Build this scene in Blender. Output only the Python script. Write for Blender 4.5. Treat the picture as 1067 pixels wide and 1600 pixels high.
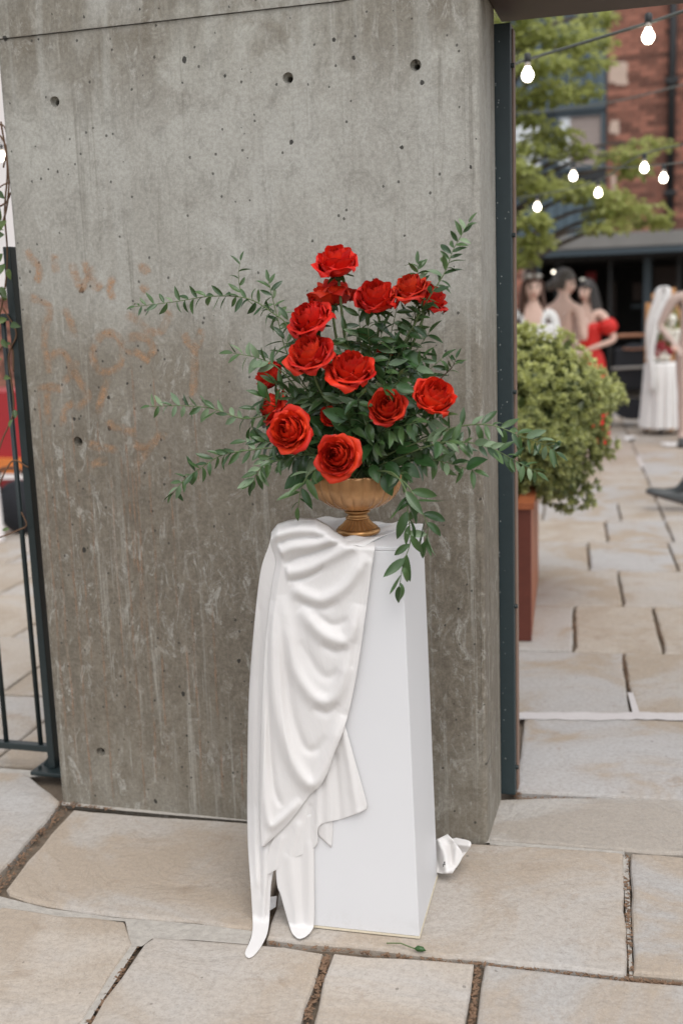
import bpy, bmesh, math, random
import numpy as np
from mathutils import Vector, Matrix, Quaternion

rnd = random.Random(7)
scene = bpy.context.scene
col = scene.collection
for ob in list(bpy.data.objects):
    bpy.data.objects.remove(ob)

# ------------------------------------------------------------------ camera
FPX, PW, PH = 1740.0, 1067.0, 1600.0
YAW, ROLL, PITCH, CAMH = math.radians(16.0), math.radians(2.03), math.atan(1740.0 / 9380.0), 1.5
FW = Vector((-math.sin(YAW) * math.cos(PITCH), math.cos(YAW) * math.cos(PITCH), -math.sin(PITCH)))
_r0 = FW.cross(Vector((0, 0, 1))).normalized()
_u0 = _r0.cross(FW)
RT = math.cos(ROLL) * _r0 - math.sin(ROLL) * _u0
UP = math.cos(ROLL) * _u0 + math.sin(ROLL) * _r0
CAM = Vector((0, 0, CAMH))
cd = bpy.data.cameras.new('camera')
cam = bpy.data.objects.new('camera', cd)
col.objects.link(cam)
cd.sensor_fit = 'VERTICAL'
cd.sensor_height = 36.0
cd.sensor_width = 24.0
cd.lens = FPX / PH * 36.0
cd.clip_start = 0.05
cd.clip_end = 900
cd.dof.use_dof = True
cd.dof.focus_distance = 2.72
cd.dof.aperture_fstop = 2.1
m = Matrix.Identity(4)
for i in range(3):
    m[i][0], m[i][1], m[i][2], m[i][3] = RT[i], UP[i], -FW[i], CAM[i]
cam.matrix_world = m
scene.camera = cam

# ------------------------------------------------------------------ sky, sun, exposure
SUN_EL, SUN_AZ = math.radians(62), math.radians(148)      # azimuth measured from +Y towards +X
w = bpy.data.worlds.new('World')
scene.world = w
w.use_nodes = True
nt = w.node_tree
bg = nt.nodes['Background']
sky = nt.nodes.new('ShaderNodeTexSky')
sky.sky_type = 'NISHITA'
sky.sun_disc = False
sky.sun_elevation = SUN_EL
sky.sun_rotation = SUN_AZ
sky.air_density = 1.0
sky.dust_density = 2.0
sky.ozone_density = 1.0
hs = nt.nodes.new('ShaderNodeHueSaturation')
hs.inputs['Saturation'].default_value = 0.22
nt.links.new(sky.outputs[0], hs.inputs['Color'])
nt.links.new(hs.outputs[0], bg.inputs['Color'])
bg.inputs['Strength'].default_value = 0.15
sd = bpy.data.lights.new('sun', 'SUN')
sd.energy = 0.6
sd.angle = math.radians(45)
sd.color = (1.0, 0.965, 0.92)
sun = bpy.data.objects.new('sun', sd)
col.objects.link(sun)
sdir = Vector((math.sin(SUN_AZ) * math.cos(SUN_EL), math.cos(SUN_AZ) * math.cos(SUN_EL), math.sin(SUN_EL)))
sun.rotation_euler = sdir.to_track_quat('Z', 'Y').to_euler()
sun.location = (0, -5, 8)
vs = scene.view_settings
vs.view_transform = 'Standard'
vs.look = 'None'
vs.exposure = 0.83
vs.gamma = 1.0
vs.use_curve_mapping = False
scene.cycles.use_denoising = True
scene.cycles.max_bounces = 8
scene.cycles.transparent_max_bounces = 16

# ------------------------------------------------------------------ helpers
def ray(x, y):
    return FW * FPX + RT * (x - PW / 2) - UP * (y - PH / 2)

def G(x, y, z=0.0):
    d = ray(x, y)
    return CAM + d * ((z - CAM.z) / d.z)

def P(x, y, Y):
    d = ray(x, y)
    return CAM + d * ((Y - CAM.y) / d.y)

OFF = {}

def tag(o, label=None, cat=None, group=None, kind=None):
    if label: o['label'] = label
    if cat: o['category'] = cat
    if group: o['group'] = group
    if kind: o['kind'] = kind
    return o

def empty(name, loc, label=None, cat=None, group=None, rot=None, local=False):
    o = bpy.data.objects.new(name, None)
    o.empty_display_size = 0.05
    col.objects.link(o)
    o.location = loc
    if rot is not None:
        o.rotation_euler = rot
    OFF[o] = Vector((0, 0, 0)) if local else Vector(loc)
    return tag(o, label, cat, group)

def make_mesh(name, V, F, smooth=False):
    me = bpy.data.meshes.new(name)
    me.from_pydata([tuple(v) for v in V], [], F)
    if smooth:
        me.polygons.foreach_set('use_smooth', [True] * len(me.polygons))
    me.update()
    return me

def obj(name, VF, mat, parent=None, smooth=False, origin=None):
    V, F = VF
    if parent is None:
        if origin is None:
            a = np.array([tuple(v) for v in V])
            origin = ((a[:, 0].min() + a[:, 0].max()) / 2, (a[:, 1].min() + a[:, 1].max()) / 2, a[:, 2].min())
        off = Vector(origin)
    else:
        off = OFF[parent]
    me = make_mesh(name, [Vector(v) - off for v in V], F, smooth)
    if mat: me.materials.append(mat)
    o = bpy.data.objects.new(name, me)
    col.objects.link(o)
    if parent is None:
        o.location = off
    else:
        o.parent = parent
    OFF[o] = off
    return o

def inst(name, me, parent, M):
    o = bpy.data.objects.new(name, me)
    col.objects.link(o)
    o.parent = parent
    o.matrix_basis = Matrix.Translation(-OFF[parent]) @ M
    OFF[o] = OFF[parent]
    return o

def bevel(o, wd=0.004, seg=2):
    b = o.modifiers.new('bevel', 'BEVEL')
    b.width = wd
    b.segments = seg
    b.limit_method = 'ANGLE'
    return o

def join(*parts):
    V, F = [], []
    for v, f in parts:
        n = len(V)
        V += [tuple(q) for q in v]
        F += [tuple(i + n for i in q) for q in f]
    return V, F

def box(x0, x1, y0, y1, z0, z1):
    V = [(x0, y0, z0), (x1, y0, z0), (x1, y1, z0), (x0, y1, z0), (x0, y0, z1), (x1, y0, z1), (x1, y1, z1), (x0, y1, z1)]
    return V, [(0, 3, 2, 1), (4, 5, 6, 7), (0, 1, 5, 4), (1, 2, 6, 5), (2, 3, 7, 6), (3, 0, 4, 7)]

def prism(poly, z0, z1):
    n = len(poly)
    V = [(p[0], p[1], z0) for p in poly] + [(p[0], p[1], z1) for p in poly]
    F = [tuple(range(n - 1, -1, -1)), tuple(range(n, 2 * n))]
    F += [(i, (i + 1) % n, n + (i + 1) % n, n + i) for i in range(n)]
    return V, F

def tube(pts, rad, n=8, cap=True):
    pts = [Vector(p) for p in pts]
    if not hasattr(rad, '__len__'): rad = [rad] * len(pts)
    V, F = [], []
    ref = Vector((0.13, 0.31, 0.94))
    for i, p in enumerate(pts):
        t = (pts[min(i + 1, len(pts) - 1)] - pts[max(i - 1, 0)]).normalized()
        a = t.cross(ref)
        if a.length < 0.1: a = t.cross(Vector((1, 0, 0)))
        a.normalize()
        b = t.cross(a)
        for k in range(n):
            th = 2 * math.pi * k / n
            V.append(p + (a * math.cos(th) + b * math.sin(th)) * rad[i])
    for i in range(len(pts) - 1):
        for k in range(n):
            F.append((i * n + k, i * n + (k + 1) % n, (i + 1) * n + (k + 1) % n, (i + 1) * n + k))
    if cap:
        F.append(tuple(range(n - 1, -1, -1)))
        m0 = (len(pts) - 1) * n
        F.append(tuple(range(m0, m0 + n)))
    return V, F

def lathe(prof, n=32, c=(0, 0, 0), fr=None, cap=True):
    """prof: list of (r, z); fr(theta, i, r) gives the radius when the shape is fluted."""
    V, F = [], []
    for i, (r, z) in enumerate(prof):
        for k in range(n):
            th = 2 * math.pi * k / n
            rr = fr(th, i, r) if fr else r
            V.append((c[0] + rr * math.cos(th), c[1] + rr * math.sin(th), c[2] + z))
    for i in range(len(prof) - 1):
        for k in range(n):
            F.append((i * n + k, i * n + (k + 1) % n, (i + 1) * n + (k + 1) % n, (i + 1) * n + k))
    if cap:
        F.append(tuple(range(n - 1, -1, -1)))
        m0 = (len(prof) - 1) * n
        F.append(tuple(range(m0, m0 + n)))
    return V, F

def ball(c, rx, ry=None, rz=None, nu=16, nv=10, bump=0.0, seed=0):
    ry = ry or rx
    rz = rz or rx
    r_ = random.Random(seed)
    V = [(c[0], c[1], c[2] - rz)]
    for j in range(1, nv):
        ph = -math.pi / 2 + math.pi * j / nv
        for i in range(nu):
            th = 2 * math.pi * i / nu
            k = 1 + bump * (r_.random() - .5)
            V.append((c[0] + rx * k * math.cos(ph) * math.cos(th), c[1] + ry * k * math.cos(ph) * math.sin(th), c[2] + rz * k * math.sin(ph)))
    V.append((c[0], c[1], c[2] + rz))
    F = [(0, 1 + (i + 1) % nu, 1 + i) for i in range(nu)]
    for j in range(nv - 2):
        for i in range(nu):
            a = 1 + j * nu
            F.append((a + i, a + (i + 1) % nu, a + nu + (i + 1) % nu, a + nu + i))
    a = 1 + (nv - 2) * nu
    F += [(a + i, a + (i + 1) % nu, len(V) - 1) for i in range(nu)]
    return V, F

def gridf(nu, nv, fn):
    V = [fn(i / nu, j / nv) for j in range(nv + 1) for i in range(nu + 1)]
    F = [(j * (nu + 1) + i, j * (nu + 1) + i + 1, (j + 1) * (nu + 1) + i + 1, (j + 1) * (nu + 1) + i) for j in range(nv) for i in range(nu)]
    return V, F

def spline(pts, n=8):
    """Catmull-Rom through pts (tuples of any length)."""
    P_ = [np.array(p, float) for p in pts]
    P_ = [2 * P_[0] - P_[1]] + P_ + [2 * P_[-1] - P_[-2]]
    out = []
    for i in range(1, len(P_) - 2):
        a, b, c, d = P_[i - 1], P_[i], P_[i + 1], P_[i + 2]
        for k in range(n):
            t = k / n
            out.append(0.5 * ((2 * b) + (-a + c) * t + (2 * a - 5 * b + 4 * c - d) * t * t + (-a + 3 * b - 3 * c + d) * t ** 3))
    out.append(P_[-2])
    return out

def interp(pl, v):
    """pl: list of (v, value) pairs sorted by v."""
    if v <= pl[0][0]: return pl[0][1]
    for (a, x), (b, y) in zip(pl, pl[1:]):
        if v <= b: return x + (y - x) * (v - a) / (b - a)
    return pl[-1][1]

def sstep(a, b, x):
    t = min(1.0, max(0.0, (x - a) / (b - a)))
    return t * t * (3 - 2 * t)

# ------------------------------------------------------------------ materials
class MT:
    """small wrapper for building node materials"""
    def __init__(s, name):
        s.m = bpy.data.materials.new(name)
        s.m.use_nodes = True
        s.t = s.m.node_tree
        s.b = s.t.nodes['Principled BSDF']
        s._c = None
    def n(s, typ, **kw):
        nd = s.t.nodes.new(typ)
        for k, v in kw.items():
            if k in nd.inputs.keys(): nd.inputs[k].default_value = v
            else: setattr(nd, k, v)
        return nd
    def l(s, a, b): s.t.links.new(a, b)
    def coord(s, scale=(1, 1, 1), loc=(0, 0, 0), kind='Object'):
        tc = s.n('ShaderNodeTexCoord')
        mp = s.n('ShaderNodeMapping')
        mp.inputs['Scale'].default_value = scale
        mp.inputs['Location'].default_value = loc
        s.l(tc.outputs[kind], mp.inputs[0])
        return mp.outputs[0]
    def noise(s, vec, scale, detail=6, rough=.6, dist=0.0):
        nd = s.n('ShaderNodeTexNoise')
        nd.inputs['Scale'].default_value = scale
        nd.inputs['Detail'].default_value = detail
        nd.inputs['Roughness'].default_value = rough
        nd.inputs['Distortion'].default_value = dist
        if vec is not None: s.l(vec, nd.inputs['Vector'])
        return nd.outputs['Fac']
    def ramp(s, fac, a, b, ca=0.0, cb=1.0):
        nd = s.n('ShaderNodeMapRange')
        nd.interpolation_type = 'SMOOTHSTEP'
        nd.inputs['From Min'].default_value = a
        nd.inputs['From Max'].default_value = b
        nd.inputs['To Min'].default_value = ca
        nd.inputs['To Max'].default_value = cb
        s.l(fac, nd.inputs['Value'])
        return nd.outputs[0]
    def mix(s, fac, a, b, mode='MIX'):
        nd = s.n('ShaderNodeMix')
        nd.data_type = 'RGBA'
        nd.blend_type = mode
        for sock, v in ((nd.inputs[0], fac), (nd.inputs[6], a), (nd.inputs[7], b)):
            if isinstance(v, (int, float)): sock.default_value = v
            elif isinstance(v, (tuple, list)): sock.default_value = (*v[:3], 1)
            else: s.l(v, sock)
        return nd.outputs[2]
    def math(s, op, a, b=None):
        nd = s.n('ShaderNodeMath')
        nd.operation = op
        for i, v in enumerate((a, b)):
            if v is None: continue
            if isinstance(v, (int, float)): nd.inputs[i].default_value = v
            else: s.l(v, nd.inputs[i])
        return nd.outputs[0]
    def bump(s, h, strength=.3, dist=.01):
        nd = s.n('ShaderNodeBump')
        nd.inputs['Strength'].default_value = strength
        nd.inputs['Distance'].default_value = dist
        s.l(h, nd.inputs['Height'])
        s.l(nd.outputs[0], s.b.inputs['Normal'])
    def set(s, **kw):
        for k, v in kw.items():
            s.b.inputs[k.replace('_', ' ')].default_value = v
    def color(s, c):
        if isinstance(c, tuple): s.b.inputs['Base Color'].default_value = (*c[:3], 1)
        else: s.l(c, s.b.inputs['Base Color'])

def plain(name, c, rough=.6, metal=0.0, var=.12, scale=30, bump=.08, objvar=0.0, bd=.002):
    t = MT(name)
    v = t.coord()
    n1 = t.noise(v, scale)
    lo = tuple(x * (1 - var) for x in c)
    hi = tuple(min(1, x * (1 + var)) for x in c)
    cc = t.mix(n1, lo, hi)
    if objvar:
        oi = t.n('ShaderNodeObjectInfo')
        hsv = t.n('ShaderNodeHueSaturation')
        t.l(t.ramp(oi.outputs['Random'], 0, 1, 1 - objvar, 1 + objvar), hsv.inputs['Value'])
        t.l(cc, hsv.inputs['Color'])
        cc = hsv.outputs[0]
    t.color(cc)
    t.set(Roughness=rough, Metallic=metal)
    if bump: t.bump(n1, bump, bd)
    return t.m

def mat_concrete():
    t = MT('concrete')
    v = t.coord()
    sep = t.n('ShaderNodeSeparateXYZ')
    t.l(v, sep.inputs[0])
    X, Z = sep.outputs[0], sep.outputs[2]
    big = t.noise(v, 1.7, 8, .62, .4)
    mid = t.noise(t.coord(loc=(3, 1, 7)), 5.5, 9, .7, .6)
    fine = t.noise(v, 95, 5, .75)
    grit = t.noise(t.coord(loc=(9, 2, 2)), 260, 3, .7)
    strk = t.noise(t.coord(scale=(16, 16, .9)), 1.0, 8, .62, .3)
    strk2 = t.noise(t.coord(scale=(60, 60, 3.2), loc=(5, 0, 0)), 1.0, 6, .68, .4)
    base = t.mix(t.ramp(big, .42, .58), (.245, .225, .19), (.45, .445, .415))
    base = t.mix(t.ramp(mid, .46, .62, 0, .75), base, (.20, .175, .14))
    base = t.mix(t.ramp(strk, .50, .66, 0, .65), base, (.44, .44, .42))
    base = t.mix(t.ramp(t.noise(t.coord(scale=(7, 7, .5), loc=(8, 1, 4)), 1.0, 5, .55, .5), .52, .68, 0, .55), base, (.20, .182, .150))
    # damp, grimy lower zone with a ragged outline; the casting edges stay pale
    zn = t.math('ADD', Z, t.math('MULTIPLY', t.math('SUBTRACT', big, .5), -1.5))
    zn = t.math('ADD', zn, t.math('MULTIPLY', t.math('SUBTRACT', strk, .5), -.6))
    low = t.ramp(zn, .80, 1.50, 1, 0)
    xl = t.ramp(t.math('ADD', X, t.math('MULTIPLY', t.math('SUBTRACT', mid, .5), .5)), -1.72, -1.45, .18, 1)
    foot = t.ramp(t.math('ADD', Z, t.math('MULTIPLY', t.math('SUBTRACT', mid, .5), .9)), .05, .34, .25, 1)
    low = t.math('MULTIPLY', t.math('MULTIPLY', low, xl), foot)
    grime = t.mix(t.ramp(t.noise(t.coord(scale=(1, 1, .6), loc=(2, 2, 2)), 30, 10, .82, .8), .44, .60), (.062, .048, .036), (.235, .205, .172))
    base = t.mix(low, base, grime)
    # warm mid band
    warm = t.ramp(zn, 1.25, 2.0, .62, 0)
    base = t.mix(warm, base, (.218, .186, .146))
    # pale lime bloom in flakes and vertical runs
    fl = t.noise(t.coord(scale=(1, 1, .45), loc=(7, 3, 1)), 26, 10, .82, 1.1)
    fm = t.math('MULTIPLY', t.ramp(fl, .53, .60), t.ramp(mid, .38, .58))
    base = t.mix(t.math('MULTIPLY', fm, .72), base, (.47, .465, .445))
    base = t.mix(t.math('MULTIPLY', t.ramp(strk2, .60, .70), t.ramp(t.noise(t.coord(loc=(4, 4, 1)), 3.0, 4), .42, .62, 0, .6)), base, (.46, .45, .42))
    smooth_patch = t.ramp(t.noise(t.coord(loc=(1, 5, 3)), 2.2, 3, .5, .2), .56, .66, 0, .75)
    base = t.mix(t.math('MULTIPLY', smooth_patch, t.ramp(Z, .9, 1.6)), base, (.50, .50, .485))
    rp = t.math('MULTIPLY', t.ramp(t.math('ADD', X, t.math('MULTIPLY', t.math('SUBTRACT', big, .5), 1.2)), -.95, -.70), t.math('MULTIPLY', t.ramp(t.math('ADD', Z, t.math('MULTIPLY', t.math('SUBTRACT', mid, .5), .5)), 1.35, 1.6), t.ramp(Z, 2.25, 1.95)))
    base = t.mix(t.math('MULTIPLY', rp, .6), base, (.50, .50, .485))
    mot = t.noise(t.coord(scale=(1, 1, .7), loc=(6, 6, 2)), 13, 10, .80, 1.4)
    base = t.mix(t.ramp(mot, .50, .62, 0, .50), base, t.mix(.5, base, (.08, .068, .052)))
    base = t.mix(t.ramp(mot, .36, .46, .55, 0), base, t.mix(.55, base, (.60, .595, .575)))
    st3 = t.noise(t.coord(scale=(34, 34, .8), loc=(1, 3, 9)), 1.0, 9, .72, .5)
    wet = t.ramp(t.noise(t.coord(loc=(2, 8, 5)), 1.6, 4), .38, .62, .25, 1)
    base = t.mix(t.math('MULTIPLY', t.ramp(st3, .55, .66), t.math('MULTIPLY', wet, .55)), base, (.52, .515, .49))
    base = t.mix(t.math('MULTIPLY', t.ramp(st3, .45, .34), t.math('MULTIPLY', wet, .45)), base, (.13, .115, .09))
    # speckle
    base = t.mix(t.ramp(fine, .40, .60, .0, 1.0), t.mix(.18, base, (.03, .025, .02), 'MIX'), t.mix(.05, base, (.7, .69, .66)))
    base = t.mix(t.ramp(grit, .3, .7, .14, 0), base, (.09, .082, .07))
    # blow holes
    vo = t.n('ShaderNodeTexVoronoi')
    vo.inputs['Scale'].default_value = 17
    vo.inputs['Randomness'].default_value = 1
    t.l(t.coord(scale=(1, .02, .8)), vo.inputs['Vector'])
    sc_ = t.n('ShaderNodeSeparateColor')
    t.l(vo.outputs['Color'], sc_.inputs[0])
    rad = t.ramp(sc_.outputs[0], .30, 1.0, -.03, .115)
    pit = t.math('LESS_THAN', t.math('ADD', vo.outputs['Distance'], t.math('MULTIPLY', t.math('SUBTRACT', fine, .5), .16)), rad)
    base = t.mix(t.math('MULTIPLY', pit, .93), base, (.02, .018, .015))
    v2 = t.n('ShaderNodeTexVoronoi')
    v2.inputs['Scale'].default_value = 34
    t.l(t.coord(scale=(1, .02, .9), loc=(3, 0, 5)), v2.inputs['Vector'])
    s2 = t.n('ShaderNodeSeparateColor')
    t.l(v2.outputs['Color'], s2.inputs[0])
    pit2 = t.math('LESS_THAN', t.math('ADD', v2.outputs['Distance'], t.math('MULTIPLY', t.math('SUBTRACT', grit, .5), .16)), t.ramp(s2.outputs[1], .45, 1.0, -.05, .12))
    base = t.mix(t.math('MULTIPLY', pit2, .8), base, (.03, .027, .022))
    base = t.mix(1.0, base, (.87, .852, .795), 'MULTIPLY')
    t.color(base)
    rg = t.ramp(fine, .2, .8, .62, .9)
    t.l(rg, t.b.inputs['Roughness'])
    h = t.math('ADD', t.math('MULTIPLY', fine, .35), t.math('MULTIPLY', fl, .5))
    h = t.math('SUBTRACT', h, t.math('MULTIPLY', pit, 1.2))
    t.bump(h, .45, .004)
    return t.m

def mat_stone(name, c1, c2, stain=(.27, .20, .14), cool=.35):
    t = MT(name)
    oi = t.n('ShaderNodeObjectInfo')
    tc = t.n('ShaderNodeTexCoord')
    ad = t.n('ShaderNodeVectorMath')
    ad.operation = 'ADD'
    cmb = t.n('ShaderNodeCombineXYZ')
    t.l(t.math('MULTIPLY', oi.outputs['Random'], 40), cmb.inputs[0])
    t.l(t.math('MULTIPLY', oi.outputs['Random'], 17), cmb.inputs[1])
    t.l(tc.outputs['Object'], ad.inputs[0])
    t.l(cmb.outputs[0], ad.inputs[1])
    v = ad.outputs[0]
    n1 = t.noise(v, 2.0, 7, .62, 1.0)
    n2 = t.noise(v, 9, 8, .68, .5)
    n3 = t.noise(v, 70, 5, .7)
    n4 = t.noise(v, 240, 3, .7)
    hue = t.mix(oi.outputs['Random'], c1, c2)
    c = t.mix(t.ramp(n1, .44, .62), hue, tuple(x * y for x, y in zip(c1, (.84, .79, .73))))
    c = t.mix(t.ramp(n2, .56, .72, 0, .50), c, stain)
    c = t.mix(t.ramp(n1, .30, .46, .45, 0), c, (.43, .42, .41))
    c = t.mix(t.ramp(n3, .34, .62, .34, 0), c, tuple(x * .5 for x in c1))
    c = t.mix(t.ramp(n4, .56, .72, 0, .4), c, (.56, .53, .48))
    c = t.mix(t.ramp(n4, .30, .44, .4, 0), c, (.16, .13, .10))
    sp = t.n('ShaderNodeTexVoronoi')
    sp.inputs['Scale'].default_value = 26
    t.l(v, sp.inputs['Vector'])
    scn = t.n('ShaderNodeSeparateColor')
    t.l(sp.outputs['Color'], scn.inputs[0])
    spot = t.math('LESS_THAN', t.math('ADD', sp.outputs['Distance'], t.math('MULTIPLY', t.math('SUBTRACT', n3, .5), .2)), t.ramp(scn.outputs[1], .8, 1, -.1, .13))
    c = t.mix(t.math('MULTIPLY', spot, .55), c, (.10, .085, .07))
    t.color(c)
    t.l(t.ramp(n2, .3, .7, .62, .85), t.b.inputs['Roughness'])
    # riven relief: terraces
    rel = t.noise(v, 4.5, 6, .55, 1.6)
    st = t.n('ShaderNodeMath')
    st.operation = 'SNAP'
    t.l(rel, st.inputs[0])
    st.inputs[1].default_value = .085
    h = t.math('ADD', t.math('MULTIPLY', st.outputs[0], .8), t.math('ADD', t.math('MULTIPLY', rel, .7), t.math('MULTIPLY', n3, .10)))
    t.bump(h, .75, .016)
    return t.m

def mat_petal(name='rose_petal'):
    t = MT(name)
    oi = t.n('ShaderNodeObjectInfo')
    v = t.coord()
    n1 = t.noise(v, 60, 4, .6)
    a = t.mix(oi.outputs['Random'], (.53, .010, .007), (.78, .040, .011))
    c = t.mix(t.ramp(n1, .4, .8, 0, .4), a, (.50, .008, .006))
    rim = t.n('ShaderNodeAttribute')
    rim.attribute_name = 'rim'
    c = t.mix(t.math('MULTIPLY', rim.outputs['Fac'], .55), c, (.20, .004, .006))
    c = t.mix(1.0, c, oi.outputs['Color'], 'MULTIPLY')
    t.color(c)
    t.set(Roughness=.52)
    t.b.inputs['Subsurface Weight'].default_value = .0
    t.b.inputs['Specular IOR Level'].default_value = .25
    tr = t.n('ShaderNodeBsdfTranslucent')
    tr.inputs['Color'].default_value = (.85, .04, .01, 1)
    mx = t.n('ShaderNodeMixShader')
    mx.inputs[0].default_value = .07
    out = t.t.nodes['Material Output']
    t.l(t.b.outputs[0], mx.inputs[1])
    t.l(tr.outputs[0], mx.inputs[2])
    t.l(mx.outputs[0], out.inputs['Surface'])
    t.bump(t.noise(v, 220, 3), .12, .001)
    return t.m

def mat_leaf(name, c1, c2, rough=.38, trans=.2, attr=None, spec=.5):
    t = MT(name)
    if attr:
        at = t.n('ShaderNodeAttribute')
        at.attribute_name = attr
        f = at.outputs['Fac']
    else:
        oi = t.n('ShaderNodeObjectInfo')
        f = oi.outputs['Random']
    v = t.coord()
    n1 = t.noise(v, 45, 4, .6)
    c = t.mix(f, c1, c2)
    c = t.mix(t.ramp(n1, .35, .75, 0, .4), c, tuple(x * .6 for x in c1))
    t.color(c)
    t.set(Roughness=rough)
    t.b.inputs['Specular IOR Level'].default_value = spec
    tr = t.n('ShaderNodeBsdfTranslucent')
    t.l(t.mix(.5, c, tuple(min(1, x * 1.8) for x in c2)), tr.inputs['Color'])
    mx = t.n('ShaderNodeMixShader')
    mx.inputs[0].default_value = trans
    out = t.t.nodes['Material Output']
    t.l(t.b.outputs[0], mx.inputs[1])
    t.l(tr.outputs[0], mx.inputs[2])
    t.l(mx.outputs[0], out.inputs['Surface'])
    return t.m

def mat_stain(name, c, amount=.6):
    """thin old-paint film: breaks up with noise, fades towards its edges through the 'edge' attribute"""
    t = MT(name)
    v = t.coord()
    n1 = t.noise(v, 22, 8, .75, .5)
    n2 = t.noise(v, 120, 4, .7)
    at = t.n('ShaderNodeAttribute')
    at.attribute_name = 'edge'
    t.color(t.mix(n2, c, tuple(min(1, x * 1.3) for x in c)))
    t.set(Roughness=.85)
    a = t.math('MULTIPLY', t.ramp(n1, .34, .66), at.outputs['Fac'])
    a = t.math('MULTIPLY', a, t.ramp(n2, .3, .7, .55, 1))
    a = t.math('MULTIPLY', a, amount)
    t.l(a, t.b.inputs['Alpha'])
    return t.m

def mat_emit(name, c, s):
    t = MT(name)
    t.color(c)
    t.b.inputs['Emission Color'].default_value = (*c, 1)
    t.b.inputs['Emission Strength'].default_value = s
    return t.m

def mat_glass(name, c=(.05, .06, .065)):
    t = MT(name)
    t.color(c)
    t.set(Roughness=.05)
    t.b.inputs['Specular IOR Level'].default_value = .9
    return t.m

def mat_cloth():
    t = MT('satin_cloth')
    v = t.coord()
    c = t.mix(t.noise(v, 3, 3), (.81, .785, .765), (.845, .825, .81))
    t.color(c)
    t.set(Roughness=.85)
    t.b.inputs['Specular IOR Level'].default_value = .08
    wr = t.noise(t.coord(scale=(1, 1, .4)), 20, 6, .62, 1.6)
    wv = t.noise(v, 700, 2)
    t.bump(t.math('ADD', t.math('MULTIPLY', wr, 1.0), t.math('MULTIPLY', wv, .04)), .30, .008)
    tr = t.n('ShaderNodeBsdfTranslucent')
    tr.inputs['Color'].default_value = (.84, .81, .78, 1)
    mx = t.n('ShaderNodeMixShader')
    mx.inputs[0].default_value = .28
    out = t.t.nodes['Material Output']
    t.l(t.b.outputs[0], mx.inputs[1])
    t.l(tr.outputs[0], mx.inputs[2])
    t.l(mx.outputs[0], out.inputs['Surface'])
    return t.m

def mat_white():
    t = MT('white_lacquer')
    v = t.coord()
    big = t.noise(v, 2.2, 4)
    c = t.mix(big, (.62, .615, .62), (.66, .655, .66))
    scuff = t.noise(t.coord(scale=(1, 1, .25), loc=(4, 2, 0)), 22, 8, .75, 1.0)
    c = t.mix(t.ramp(scuff, .64, .74, 0, .22), c, (.45, .43, .41))
    sep = t.n('ShaderNodeSeparateXYZ')
    t.l(v, sep.inputs[0])
    splash = t.math('MULTIPLY', t.ramp(sep.outputs[2], 0, .07, 1, 0), t.ramp(t.noise(v, 30, 6, .7), .45, .65))
    c = t.mix(t.math('MULTIPLY', splash, .16), c, (.36, .32, .27))
    t.color(c)
    t.set(Roughness=.46)
    t.bump(t.noise(v, 9, 4), .05, .004)
    return t.m

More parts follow.
